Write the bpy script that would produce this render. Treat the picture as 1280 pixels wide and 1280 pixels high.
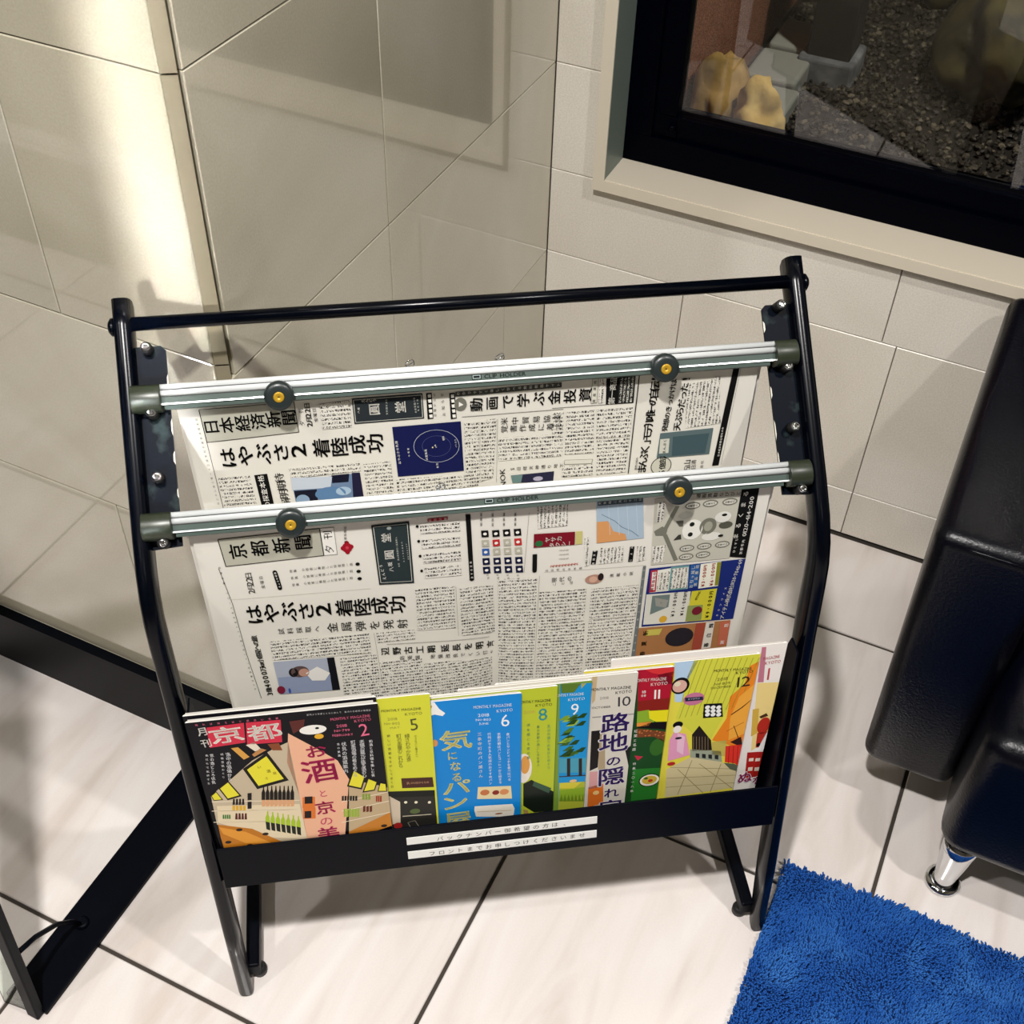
import bpy, bmesh, math, random
import numpy as np
from mathutils import Vector, Matrix, noise
for o in list(bpy.data.objects): bpy.data.objects.remove(o)
SC=bpy.context.scene; COL=SC.collection
PI=math.pi
# ---------------------------------------------------------------- camera
cam=bpy.data.cameras.new('camera'); co=bpy.data.objects.new('camera',cam); COL.objects.link(co); SC.camera=co
F_PX,PITCH,YAW,ROLL=1542.77,.78323,-.41997,.03083
fw=Vector((math.sin(YAW)*math.cos(PITCH),math.cos(YAW)*math.cos(PITCH),-math.sin(PITCH)))
rt=Vector((math.cos(YAW),-math.sin(YAW),0)); up=rt.cross(fw)
r2=math.cos(ROLL)*rt+math.sin(ROLL)*up; u2=-math.sin(ROLL)*rt+math.cos(ROLL)*up
co.matrix_world=Matrix(((r2.x,u2.x,-fw.x,.64363),(r2.y,u2.y,-fw.y,-1.54517),(r2.z,u2.z,-fw.z,1.47),(0,0,0,1)))
cam.sensor_width=36; cam.lens=F_PX/1280*36; cam.clip_start=.02
# ---------------------------------------------------------------- world, exposure
W=bpy.data.worlds.new('night'); SC.world=W; W.use_nodes=True
W.node_tree.nodes['Background'].inputs[0].default_value=(.02,.03,.05,1); W.node_tree.nodes['Background'].inputs[1].default_value=.35
SC.view_settings.view_transform='Standard'; SC.view_settings.look='None'; SC.view_settings.gamma=1; SC.view_settings.use_curve_mapping=False
SC.view_settings.exposure=-.12
try:
    SC.cycles.max_bounces=10; SC.cycles.caustics_reflective=False; SC.cycles.caustics_refractive=False
except Exception: pass
# ---------------------------------------------------------------- ceiling downlights, then added lights: room fill, corner band, garden
def area(name,loc,target,power,size,color=(1,.965,.93),shape='DISK',sy=None,spread=PI):
    l=bpy.data.lights.new(name,'AREA'); l.energy=power; l.color=color; l.shape=shape; l.size=size
    if sy: l.size_y=sy
    l.spread=spread
    o=bpy.data.objects.new(name,l); COL.objects.link(o); o.location=loc
    o.rotation_euler=(Vector(target)-Vector(loc)).to_track_quat('-Z','Y').to_euler(); return o
CEIL=2.5
area('downlight_or_fill',(.42,-1.62,CEIL-.03),(.42,-1.55,0),62,.085)
area('downlight_or_fill',(1.46,-1.0,CEIL-.03),(1.3,-.9,0),24,.08)
area('downlight_or_fill',(-.45,-2.0,CEIL-.03),(-.3,-1.8,0),14,.08)
area('downlight_or_fill',(1.9,-2.9,CEIL-.03),(1.9,-2.9,0),3,.14)  # this and the next two: added ambient fill, no known fitting
area('downlight_or_fill',(-1.6,-2.6,CEIL-.03),(-1.6,-2.6,0),3,.14)
area('downlight_or_fill',(.3,-3.3,CEIL-.03),(.3,-3.3,0),3,.14)
area('added_band_light',(.72,-3.6,1.98),(-.045,-.8,1.02),.42,.035,(.98,.98,1),'RECTANGLE',.8,math.radians(2.3))  # added narrow beam that makes the bright band on the pillar corner
area('added_garden_light',(.75,.45,1.75),(.15,.75,.4),16,.10,(1,.9,.75))  # added light to brighten the garden, its source is made up
# ---------------------------------------------------------------- helpers
def tag(o,label=None,cat=None,group=None,kind=None):
    if label:o['label']=label
    if cat:o['category']=cat
    if group:o['group']=group
    if kind:o['kind']=kind
    return o
def empty(name,loc=(0,0,0),rz=0):
    o=bpy.data.objects.new(name,None); COL.objects.link(o); o.location=loc; o.rotation_euler=(0,0,rz); o.empty_display_size=.05; return o
def lin(c): return c/12.92 if c<=.04045 else ((c+.055)/1.055)**2.4
def hexc(h): return tuple(lin(int(h[i:i+2],16)/255) for i in(0,2,4))+(1,)
MC={}
def pmat(name,color,rough=.5,metal=0,spec=.5,coat=0,coat_r=.05,bump=None,noise_=None):
    if name in MC:return MC[name]
    m=bpy.data.materials.new(name); m.use_nodes=True; nt=m.node_tree; b=nt.nodes['Principled BSDF']
    if isinstance(color,str): color=hexc(color)
    b.inputs['Base Color'].default_value=color; b.inputs['Roughness'].default_value=rough; b.inputs['Metallic'].default_value=metal
    b.inputs['Specular IOR Level'].default_value=spec; b.inputs['Coat Weight'].default_value=coat; b.inputs['Coat Roughness'].default_value=coat_r
    if bump:
        sc,st=bump; g=nt.nodes.new('ShaderNodeNewGeometry'); n=nt.nodes.new('ShaderNodeTexNoise'); n.inputs['Scale'].default_value=sc; n.inputs['Detail'].default_value=4
        bp=nt.nodes.new('ShaderNodeBump'); bp.inputs['Strength'].default_value=st; bp.inputs['Distance'].default_value=.002
        nt.links.new(g.outputs['Position'],n.inputs['Vector']); nt.links.new(n.outputs['Fac'],bp.inputs['Height']); nt.links.new(bp.outputs['Normal'],b.inputs['Normal'])
    if noise_:
        sc,c2,lo,hi=noise_; g=nt.nodes.new('ShaderNodeNewGeometry'); n=nt.nodes.new('ShaderNodeTexNoise'); n.inputs['Scale'].default_value=sc; n.inputs['Detail'].default_value=5
        r=nt.nodes.new('ShaderNodeValToRGB'); r.color_ramp.elements[0].position=lo; r.color_ramp.elements[1].position=hi
        r.color_ramp.elements[0].color=color; r.color_ramp.elements[1].color=hexc(c2) if isinstance(c2,str) else c2
        nt.links.new(g.outputs['Position'],n.inputs['Vector']); nt.links.new(n.outputs['Fac'],r.inputs['Fac']); nt.links.new(r.outputs['Color'],b.inputs['Base Color'])
    MC[name]=m; return m
def stone(name,cols,scale,rough,stretch=(1,1,1),spec=.5,coat=0,fine=.02,tint=.12,rot=0):
    m=bpy.data.materials.new(name); m.use_nodes=True; nt=m.node_tree; b=nt.nodes['Principled BSDF']; N=nt.nodes.new; L=nt.links.new
    g=N('ShaderNodeNewGeometry'); oi=N('ShaderNodeObjectInfo'); mul=N('ShaderNodeVectorMath'); mul.operation='SCALE'; mul.inputs[3].default_value=7.3
    cmb=N('ShaderNodeCombineXYZ'); L(oi.outputs['Random'],cmb.inputs[0]); L(oi.outputs['Random'],cmb.inputs[1]); L(cmb.outputs[0],mul.inputs[0])
    add=N('ShaderNodeVectorMath'); L(g.outputs['Position'],add.inputs[0]); L(mul.outputs[0],add.inputs[1])
    mp=N('ShaderNodeMapping'); mp.inputs['Scale'].default_value=stretch; mp.inputs['Rotation'].default_value=(0,0,rot); L(add.outputs[0],mp.inputs['Vector'])
    n1=N('ShaderNodeTexNoise'); n1.inputs['Scale'].default_value=scale; n1.inputs['Detail'].default_value=6; n1.inputs['Distortion'].default_value=.8; L(mp.outputs[0],n1.inputs['Vector'])
    r=N('ShaderNodeValToRGB'); e=r.color_ramp.elements; e[0].position=.3; e[0].color=hexc(cols[0]); e[1].position=.7; e[1].color=hexc(cols[-1])
    if len(cols)>2:
        k=e.new(.5); k.color=hexc(cols[1])
    L(n1.outputs['Fac'],r.inputs['Fac'])
    n2=N('ShaderNodeTexNoise'); n2.inputs['Scale'].default_value=420; n2.inputs['Detail'].default_value=3; L(g.outputs['Position'],n2.inputs['Vector'])
    mm=N('ShaderNodeMapRange'); mm.inputs[1].default_value=.3; mm.inputs[2].default_value=.7; mm.inputs[3].default_value=1-fine*3; mm.inputs[4].default_value=1+fine; L(n2.outputs['Fac'],mm.inputs[0])
    m3=N('ShaderNodeMapRange'); m3.inputs[3].default_value=1-tint; m3.inputs[4].default_value=1; L(oi.outputs['Random'],m3.inputs[0])
    mu=N('ShaderNodeMath'); mu.operation='MULTIPLY'; L(mm.outputs[0],mu.inputs[0]); L(m3.outputs[0],mu.inputs[1])
    vs=N('ShaderNodeVectorMath'); vs.operation='SCALE'; L(r.outputs['Color'],vs.inputs[0]); L(mu.outputs[0],vs.inputs[3]); L(vs.outputs[0],b.inputs['Base Color'])
    b.inputs['Roughness'].default_value=rough; b.inputs['Specular IOR Level'].default_value=spec; b.inputs['Coat Weight'].default_value=coat; b.inputs['Coat Roughness'].default_value=.03; b.inputs['Coat IOR'].default_value=1.75
    return m
class MB:
    def __init__(s): s.v=[];s.f=[];s.m=[];s.sm=[]
    def add(s,vs,fs,mi=0,smooth=False):
        o=len(s.v); s.v+= [tuple(v) for v in vs]; s.f+=[tuple(i+o for i in f) for f in fs]; s.m+=[mi]*len(fs); s.sm+=[smooth]*len(fs); return s
    def box(s,x0,y0,z0,x1,y1,z1,mi=0):
        vs=[(x,y,z) for z in(z0,z1) for y in(y0,y1) for x in(x0,x1)]
        return s.add(vs,[(0,2,3,1),(4,5,7,6),(0,1,5,4),(2,6,7,3),(0,4,6,2),(1,3,7,5)],mi)
    def prism(s,sec,a,b,fn,mi=0,smooth=False,steps=1):
        # section polygon (p,q) extruded along t from a to b through fn(t,p,q)
        n=len(sec); vs=[]; 
        for k in range(steps+1):
            t=a+(b-a)*k/steps; vs+=[fn(t,p,q) for p,q in sec]
        fs=[(k*n+i,k*n+(i+1)%n,(k+1)*n+(i+1)%n,(k+1)*n+i) for k in range(steps) for i in range(n)]
        s.add(vs,fs,mi,smooth); s.add(vs[:n],[tuple(range(n-1,-1,-1))],mi); s.add(vs[-n:],[tuple(range(n))],mi); return s
    def tube(s,pts,r,n=14,mi=0,caps=True):
        pts=[Vector(p) for p in pts]; rings=[]; prev=None
        for i,p in enumerate(pts):
            t=(pts[min(i+1,len(pts)-1)]-pts[max(i-1,0)]).normalized()
            if prev is None:
                a=t.orthogonal().normalized()
            else: a=(prev-t*prev.dot(t)).normalized()
            prev=a; b=t.cross(a); rr=r[i] if isinstance(r,(list,tuple)) else r
            rings.append([p+rr*(math.cos(2*PI*k/n)*a+math.sin(2*PI*k/n)*b) for k in range(n)])
        vs=[v for R in rings for v in R]; fs=[(k*n+i,k*n+(i+1)%n,(k+1)*n+(i+1)%n,(k+1)*n+i) for k in range(len(pts)-1) for i in range(n)]
        s.add(vs,fs,mi,True)
        if caps: s.add(rings[0],[tuple(range(n-1,-1,-1))],mi); s.add(rings[-1],[tuple(range(n))],mi)
        return s
    def lathe(s,prof,c,ax,n=24,mi=0):
        ax=Vector(ax).normalized(); a=ax.orthogonal().normalized(); b=ax.cross(a); c=Vector(c); vs=[]
        for r,h in prof: vs+=[c+ax*h+r*(math.cos(2*PI*k/n)*a+math.sin(2*PI*k/n)*b) for k in range(n)]
        fs=[(k*n+i,k*n+(i+1)%n,(k+1)*n+(i+1)%n,(k+1)*n+i) for k in range(len(prof)-1) for i in range(n)]
        s.add(vs,fs,mi,True); s.add(vs[-n:],[tuple(range(n))],mi); s.add(vs[:n],[tuple(range(n-1,-1,-1))],mi); return s
    def build(s,name,mats,parent=None,bevel=0,fixn=True):
        me=bpy.data.meshes.new(name); me.from_pydata(s.v,[],s.f)
        for m in (mats if isinstance(mats,(list,tuple)) else [mats]): me.materials.append(m)
        me.polygons.foreach_set('material_index',s.m); me.polygons.foreach_set('use_smooth',s.sm); me.update()
        if fixn:
            bm=bmesh.new(); bm.from_mesh(me); bmesh.ops.remove_doubles(bm,verts=bm.verts,dist=1e-6); bmesh.ops.recalc_face_normals(bm,faces=bm.faces); bm.to_mesh(me); bm.free()
        o=bpy.data.objects.new(name,me); COL.objects.link(o)
        if parent: o.parent=parent
        if bevel:
            md=o.modifiers.new('bevel','BEVEL'); md.width=bevel; md.segments=3; md.limit_method='ANGLE'; md.angle_limit=math.radians(40)
        return o
# ---------------------------------------------------------------- materials
M_wall=stone('polished_marble_warm',('a9a38e','bab4a0','c6c1b1'),2.2,.12,spec=.8,coat=1,fine=.03)
M_back=stone('marble_pale',('d6cfc1','e0dace','e8e3d9'),2.6,.32,spec=.4,fine=.05)
M_floor=stone('polished_floor_stone',('d3c9c1','e2dad5','e9e4e0'),3.0,.16,(6,1.2,1),spec=.45,coat=.15,fine=.01,tint=.05,rot=math.radians(-12))
M_grout=pmat('dark_grout','3c3630',.9); M_joint=pmat('stone_joint','9c937f',.8); M_skirt=pmat('black_skirting','03050a',.4,0,.4)
M_black=pmat('black_gloss_enamel','02040a',.22,0,.5,.0,.05); M_blackm=pmat('black_satin_steel','02040c',.45,0,.4)
M_plate=pmat('worn_dark_steel','070c15',.42,.0,.15,noise_=(45,'2c3838',.58,.75)); M_edge=pmat('worn_bare_edge','b8b4a8',.5,.4)
M_alu=pmat('brushed_aluminium','eef2f2',.22,.3); M_aluf=pmat('grey_green_anodised_face','47544f',.45,.1,.3)
M_cap=pmat('olive_plastic','262c20',.35); M_knob=pmat('dark_grey_plastic','1f2727',.34); M_brass=pmat('yellow_brass','b08a20',.4,.3)
M_chrome=pmat('chrome','d8dadc',.08,1); M_rub=pmat('black_rubber','08080a',.6)
M_paper=pmat('newsprint_paper','e6e3d9',.8,spec=.2); M_pages=pmat('white_page_block','e9e6df',.7,spec=.2)
M_leath=pmat('black_leather','02030a',.3,0,.45,bump=(260,.22)); M_wht=pmat('cream_metal_trim','cfc6b4',.35); M_rev=pmat('grey_reveal_paint','6f7b74',.4)
M_sash=pmat('black_window_sash','010207',.35,0,.12)
for m_,i_ in((M_black,1.28),(M_blackm,1.2),(M_skirt,1.2),(M_plate,1.25),(M_leath,1.35),(M_sash,1.22)): m_.node_tree.nodes['Principled BSDF'].inputs['IOR'].default_value=i_
def glassm(name,col=(1,1,1,1)):
    m=bpy.data.materials.new(name); m.use_nodes=True; b=m.node_tree.nodes['Principled BSDF']; b.inputs['Base Color'].default_value=col; b.inputs['Transmission Weight'].default_value=1; b.inputs['Roughness'].default_value=0; b.inputs['IOR'].default_value=1.45; return m
M_glass=glassm('clear_glass'); M_acryl=glassm('green_tinted_acrylic',(.72,.84,.76,1))
# ---------------------------------------------------------------- room shell
def wallbox(name,boxes,m,label=None):
    mb=MB()
    for b in boxes: mb.box(*b)
    return tag(mb.build(name,m,fixn=False),label,None,None,'structure')
def slab(name,parent,m,axis,a0,a1,z0,z1,front,th,ch=.001):
    # axis 'y': face at y=front looking -y spanning x; axis 'x': face at x=front looking +x spanning y
    g=.0006; a0+=g;a1-=g;z0+=g;z1-=g
    o=[(a0,z0),(a1,z0),(a1,z1),(a0,z1)]; i=[(a0+ch,z0+ch),(a1-ch,z0+ch),(a1-ch,z1-ch),(a0+ch,z1-ch)]
    f=(lambda a,z,d:(a,front+d,z)) if axis=='y' else (lambda a,z,d:(front-d,a,z))
    vs=[f(a,z,0) for a,z in i]+[f(a,z,ch) for a,z in o]+[f(a,z,th) for a,z in o]
    fs=[(0,1,2,3)]+[(k,4+k,4+(k+1)%4,(k+1)%4) for k in range(4)]+[(4+k,8+k,8+(k+1)%4,4+(k+1)%4) for k in range(4)]
    return MB().add(vs,fs).build(name,m,parent)
X1,Y1=2.6,-4.2
floor=wallbox('floor',[(-3,Y1,-.05,X1,.02,-.0035)],M_grout)
S=.452; gw=.0026
for i in range(-9,5):
    for j in range(-10,1):
        x0=.760+i*S; x1=x0+S; y0=-.209+j*S-S+S; y1=y0+S
        x0,x1=max(x0,-3),min(x1,X1); y0,y1=max(y0,Y1),min(y1,-.001)
        if x1-x0<.02 or y1-y0<.02 or (x1<0 and y0>-.79): continue
        c=.0012; a=[(x0+gw,y0+gw),(x1-gw,y0+gw),(x1-gw,y1-gw),(x0+gw,y1-gw)]; b=[(x0+gw+c,y0+gw+c),(x1-gw-c,y0+gw+c),(x1-gw-c,y1-gw-c),(x0+gw+c,y1-gw-c)]
        cx,cy=(x0+x1)/2,(y0+y1)/2
        MB().add([(x,y,0) for x,y in b]+[(x,y,-c) for x,y in a]+[(x,y,-.02) for x,y in a],[(0,1,2,3)]+[(k,4+k,4+(k+1)%4,(k+1)%4) for k in range(4)]+[(4+k,8+k,8+(k+1)%4,4+(k+1)%4) for k in range(4)]).build('floor_tile',M_floor,floor)
wallbox('ceiling',[(-3,Y1,CEIL,X1,.02,CEIL+.05)],pmat('ceiling_paint','86827a',.9))
wallbox('wall_behind',[(-3,Y1-.05,0,X1,Y1,CEIL)],pmat('far_wall_paint','4c473e',.8))
wallbox('wall_right',[(X1,Y1,0,X1+.05,.02,CEIL)],pmat('right_wall_paint','585246',.8))
wallbox('wall_far',[(-3.05,Y1,0,-3,-.788,CEIL)],pmat('left_wall_paint','4c473e',.8))
WX0,WX1,WZ0,WZ1=.0735,1.45,.527,1.5
# back wall, pierced by the window
wb=wallbox('wall_back',[(0-.012,.012,0.002,X1,.05,WZ0+.01),(-.012,.012,WZ0+.01,WX0+.01,.05,CEIL),(WX1-.01,.012,WZ0+.01,X1,.05,CEIL),(WX0+.01,.012,WZ1-.01,WX1-.01,.05,CEIL)],M_joint)
def course(par,m,axis,front,z0,z1,cuts,th=.0118):
    for a,b in zip(cuts,cuts[1:]): slab('marble_slab',par,m,axis,a,b,z0,z1,front,th)
course(wb,M_back,'y',0,.004,.0974,[0,.256,.555,1.155,1.755,X1])
course(wb,M_back,'y',0,.0974,.3902,[0,.229,.555,.829,1.429,2.029,X1])
course(wb,M_back,'y',0,.3902,WZ0+.006,[0,.533,1.133,1.733,X1])
course(wb,M_back,'y',0,WZ0+.006,.6975,[0,WX0+.008]); course(wb,M_back,'y',0,WZ0+.006,.6975,[WX1-.008,1.733,X1])
for z0,z1 in((.6975,1.0114),(1.0114,1.317),(1.317,1.49)): course(wb,M_back,'y',0,z0,z1,[0,WX0+.008]); course(wb,M_back,'y',0,z0,z1,[WX1-.008,2.03,X1])
for z0,z1 in((1.49,1.8),(1.8,2.15),(2.15,CEIL)): course(wb,M_back,'y',0,z0,z1,[0,.6,1.2,1.8,X1])
# left side wall (x=0) and pillar face (y=-0.8), chamfered corner between them
wl=wallbox('wall_left',[(-.05,-.78,0.002,-.012,.012,CEIL)],M_joint)
ZC=[.004,.0974,.3902,.6975,1.0114,1.317,1.62,1.93,2.23,CEIL]
for k,(z0,z1) in enumerate(zip(ZC,ZC[1:])):
    c=-.476 if k%2==0 else -.155
    cuts=[-.7928]+([c] if c==-.476 else [-.62,c] if k!=2 else [-.62,c])+[0]
    if k==4: cuts=[-.786,-.155-.3,0]
    if k==3: cuts=[-.786,-.476,0]
    course(wl,M_wall,'x',0,z0,z1,cuts)
wp=wallbox('wall_pillar',[(-3,-.788,0.002,-.012,-.76,CEIL)],M_joint)
ZP=[.004,.1165,.4413,.715,1.0114,1.317,1.62,1.93,2.23,CEIL]
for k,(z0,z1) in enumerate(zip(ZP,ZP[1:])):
    o=.2 if k%2 else .52
    course(wp,M_wall,'y',-.8,z0,z1,[-3]+[-(o+.6*i) for i in (4,3,2,1,0)]+[-.0125])
    # corner chamfer strip of each course, darker tan painted in as notch shade
    e=.0008; MB().add([(-.0118,-.7995,z0+e),(-.0001,-.7922,z0+e),(-.012,-.786,z0+e),(-.0125,-.79,z0+e),(-.0118,-.7995,z1-e),(-.0001,-.7922,z1-e),(-.012,-.786,z1-e),(-.0125,-.79,z1-e)],[(0,1,5,4),(1,2,6,5),(2,3,7,6),(3,0,4,7)]).build('corner_strip',pmat('tan_corner_shade','857d68',.5),wp)
tag(MB().box(-3,-.813,0,-.02,-.8005,.112).box(-3,-.815,.112,-.02,-.8005,.1165).build('baseboard_left',M_skirt),'black skirting board along the foot of the polished pillar wall','skirting',None,'structure')
# unseen dark floor strips, added to give dark bands in the pillar's reflection
tag(MB().box(-3,-4.19,0.0005,-.25,-1.98-.09,.006).box(-3,-1.98,.0005,-.42,-1.68,.006).build('reflection_strips',pmat('brown_reflected_strip','574f40',.95)),'dark brown floor strips added out of view for the pillar reflection','added floor strip',None,'structure')
# ---------------------------------------------------------------- window
win=empty('window_1',(0,0,0)); tag(win,'black framed window with cream trim onto a gravel garden','window',None,'structure')
def fr(x0,x1,z0,z1,w,y0,y1):
    m=MB(); return m.box(x0,y0,z0,x1,y1,z0+w).box(x0,y0,z1-w,x1,y1,z1).box(x0,y0,z0+w,x0+w,y1,z1-w).box(x1-w,y0,z0+w,x1,y1,z1-w)
fr(WX0,WX1,WZ0-.002,WZ1,.0175,-.015,.011).build('trim_frame',M_wht,win)
ix0,ix1,iz0=WX0+.0172,WX1-.0172,WZ0+.0155
MB().box(ix0-.005,-.012,iz0-.006,ix1,.06,iz0+.001).build('sill',M_wht,win)
MB().box(ix0-.008,-.0125,iz0+.001,ix0+.0005,.06,WZ1-.02).build('reveal_left',M_rev,win)
MB().box(ix1,-.0125,iz0,ix1+.008,.06,WZ1-.02).build('reveal_right',M_rev,win); MB().box(ix0,-.0125,WZ1-.022,ix1,.06,WZ1-.012).build('reveal_head',M_rev,win)
fr(ix0-.004,ix1+.004,iz0+.0012,WZ1-.02,.045,.058,.11).build('outer_sash',M_sash,win,bevel=.002)
fr(ix0+.036,ix1-.036,iz0+.042,WZ1-.055,.038,.066,.10).build('inner_sash',M_sash,win,bevel=.003)
MB().box(ix0+.07,.078,iz0+.078,ix1-.07,.082,WZ1-.09).build('pane',M_glass,win)
MB().box(ix0+.062,.060,iz0+.052,ix0+.078,.067,iz0+.062).lathe([(.006,0),(.006,.004),(.004,.006)],(ix0+.07,.062,iz0+.064),(0,0,1),12).build('latch_stop',M_sash,win)
# ---------------------------------------------------------------- garden outside
GZ=.3
tag(MB().box(-.6,.11,GZ-.1,2.4,2.6,GZ-.004).build('garden_ground',pmat('dark_soil','1c1a15',.95)),'dark soil bed of the small garden behind the window','ground',None,'structure')
tag(MB().box(-.6,.11,GZ-.004,.035,2.4,2.3).build('wall_garden',pmat('brown_render','5a3222',.9,bump=(380,1.0),noise_=(420,'b07a5c',.42,.7))),'rough brown rendered wall of the garden','wall',None,'structure')
tag(MB().box(-.6,2.4,GZ-.004,2.5,2.45,2.3).build('wall_garden_far',pmat('night_fence','0c0c0e',.9)),None,None,None,'structure')
rng=np.random.default_rng(3)
def pebbles(name,n,xr,yr,z,s0,s1,m,mask=None):
    t=(1+5**.5)/2; iv=np.array([(-1,t,0),(1,t,0),(-1,-t,0),(1,-t,0),(0,-1,t),(0,1,t),(0,-1,-t),(0,1,-t),(t,0,-1),(t,0,1),(-t,0,-1),(-t,0,1)])/1.9
    fc=np.array([(0,11,5),(0,5,1),(0,1,7),(0,7,10),(0,10,11),(1,5,9),(5,11,4),(11,10,2),(10,7,6),(7,1,8),(3,9,4),(3,4,2),(3,2,6),(3,6,8),(3,8,9),(4,9,5),(2,4,11),(6,2,10),(8,6,7),(9,8,1)])
    x=rng.uniform(*xr,n);y=rng.uniform(*yr,n)
    if mask is not None: k=mask(x,y); x=x[k];y=y[k]; n=len(x)
    sz=rng.uniform(s0,s1,(n,1,1))*rng.uniform(.6,1.25,(n,1,3)); V=iv[None]*sz*rng.uniform(.8,1.2,(n,12,1))
    a=rng.uniform(0,6.28,n); c,s=np.cos(a),np.sin(a); vx=V[:,:,0]*c[:,None]-V[:,:,1]*s[:,None]; vy=V[:,:,0]*s[:,None]+V[:,:,1]*c[:,None]
    V=np.stack([vx+x[:,None],vy+y[:,None],V[:,:,2]*.8+z+rng.uniform(0,.004,n)[:,None]],2).reshape(-1,3); Fc=(fc[None]+12*np.arange(n)[:,None,None]).reshape(-1,3)
    me=bpy.data.meshes.new(name); me.from_pydata(V.tolist(),[],Fc.tolist()); me.materials.append(m); o=bpy.data.objects.new(name,me); COL.objects.link(o); return o
def gravelm(name,cols):
    m=bpy.data.materials.new(name); m.use_nodes=True; nt=m.node_tree; b=nt.nodes['Principled BSDF']; g=nt.nodes.new('ShaderNodeNewGeometry'); r=nt.nodes.new('ShaderNodeValToRGB')
    nt.links.new(g.outputs['Random Per Island'],r.inputs['Fac']); nt.links.new(r.outputs['Color'],b.inputs['Base Color']); e=r.color_ramp.elements; e[0].color=hexc(cols[0]); e[1].color=hexc(cols[-1])
    for i,c in enumerate(cols[1:-1]): k=e.new((i+1)/(len(cols)-1)); k.color=hexc(c)
    b.inputs['Roughness'].default_value=.6; return m
path=lambda x,y:(y<.42+.35*np.sin(x*2.4+.2))
o=pebbles('gravel',26000,(.05,1.7),(.13,2.2),GZ+.002,.004,.008,gravelm('dark_gravel',['12100d','24211b','302c24','1a1814','6a6556']),lambda x,y:~((y<.62-.30*(x-.3))&(y>.36-.3*(x-.3)))); tag(o,'dark wet gravel covering the garden bed','gravel',None,'stuff')
o=pebbles('pale_gravel',4200,(.05,1.7),(.05,.9),GZ+.003,.005,.010,gravelm('pale_green_gravel',['4e5c4c','7c8a74','5a6a58','a4a890']),lambda x,y:(y<.62-.30*(x-.3))&(y>.36-.3*(x-.3))&(y>.13)); tag(o,'pale greenish pebble strip curving through the dark gravel','gravel',None,'stuff')
def rock(name,c,s,seed,m,label,cat='rock',amp=.35,rot=0,sub=4,facet=False):
    bm=bmesh.new(); bmesh.ops.create_icosphere(bm,subdivisions=sub,radius=1); off=Vector((seed*3.1,seed*1.7,seed))
    for v in bm.verts:
        p=v.co.copy(); k=1+amp*noise.noise(p*1.1+off)+amp*.4*noise.noise(p*3+off)+amp*.12*noise.noise(p*9+off)
        q=p*k; q=Vector((q.x*s[0],q.y*s[1],q.z*s[2])); q.rotate(Matrix.Rotation(rot,3,'Z')); v.co=q
    zmin=min(v.co.z for v in bm.verts)
    me=bpy.data.meshes.new(name); bm.to_mesh(me); bm.free(); me.materials.append(m)
    for p in me.polygons: p.use_smooth=not facet
    o=bpy.data.objects.new(name,me); COL.objects.link(o); o.location=(c[0],c[1],GZ-zmin-s[2]*.12); return tag(o,label,cat)
R_m=pmat('mossy_rock','2c2a16',.9,bump=(60,.8),noise_=(16,'56512a',.45,.7)); R_g=pmat('grey_rock','5a6066',.85,bump=(80,.6),noise_=(20,'8b9298',.4,.7)); R_o=pmat('ochre_rock','75602e',.85,bump=(70,.7),noise_=(14,'b0945a',.4,.65)); R_y=pmat('yellow_sandstone','b59a52',.8,bump=(90,.5),noise_=(20,'d8c07a',.4,.65))
rock('boulder',(.53,1.13),(.12,.22,.13),1,R_m,'large mossy boulder on the gravel at the right of the window')
rock('boulder',(.60,1.48),(.10,.10,.19),5,R_g,'tall grey rock behind the mossy boulder')
rock('boulder',(.34,1.52),(.08,.12,.10),8,R_m,'dark rock at the back of the gravel bed')
rock('ochre_stone',(.085,.60),(.045,.075,.10),3,R_o,'pointed ochre stone leaning by the brown garden wall')
rock('carved_stone',(.165,.575),(.055,.05,.075),11,R_y,'lumpy yellow carved stone beside the pointed ochre stone','stone ornament',amp=.6)
rock('pebble_stone',(.20,.48),(.03,.026,.02),14,R_g,'small grey stone in front of the yellow carved stone','stone')
gs=empty('stone_kerb',(.13,.83,GZ)); tag(gs,'pale grey kerb blocks along the foot of the brown wall','kerb')
for k in range(3): MB().box(-.075+.006*k,-.13+.15*k,-.01,.055-.015*k,.01+.15*k,.035+.006*k).build('kerb_block',pmat('pale_kerb_stone','8e9490',.8,bump=(90,.4)),gs,bevel=.008)
po=empty('garden_post',(.20,1.02,GZ)); tag(po,'black square timber post rising from the garden gravel','post')
MB().box(-.045,-.045,-.01,.045,.045,1.9).build('shaft',pmat('charred_timber','08070a',.8),po,bevel=.004); MB().box(-.06,-.06,-.012,.06,.06,.05).build('footing',R_g,po,bevel=.008)
# ---------------------------------------------------------------- newspaper rack
RX,RY,RA,RW=.3666,-.9176,.583,.6362
def dx(h): return .0095-.0165*min(max(h,0),.9)
def Lc(s,d,h): return (s+dx(h),d,h)
rack=empty('newspaper_rack',(RX,RY,0),RA); tag(rack,'black tubular steel newspaper and magazine rack with a low front tray','rack')
U=(.745,.667); NN=(-.667,.745)
def slope(t,n): return (.195+U[0]*t+NN[0]*n, .7122+U[1]*t+NN[1]*n)   # point on the leaning upper part
path_=[(0,.0),(.020,.125),(.0556,.347),(.078,.50),(.0855,.565),(.090,.592),(.098,.613),(.112,.634),(.135,.6575),(.195,.7122),(.2792,.7876),(.2975,.8040)]
sec=[]
for k in range(16):
    a=2*PI*k/16; c,s_=math.cos(a),math.sin(a); sec.append((.0088*math.copysign(abs(c)**.6,c),.016*math.copysign(abs(s_)**.7,s_)))
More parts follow.
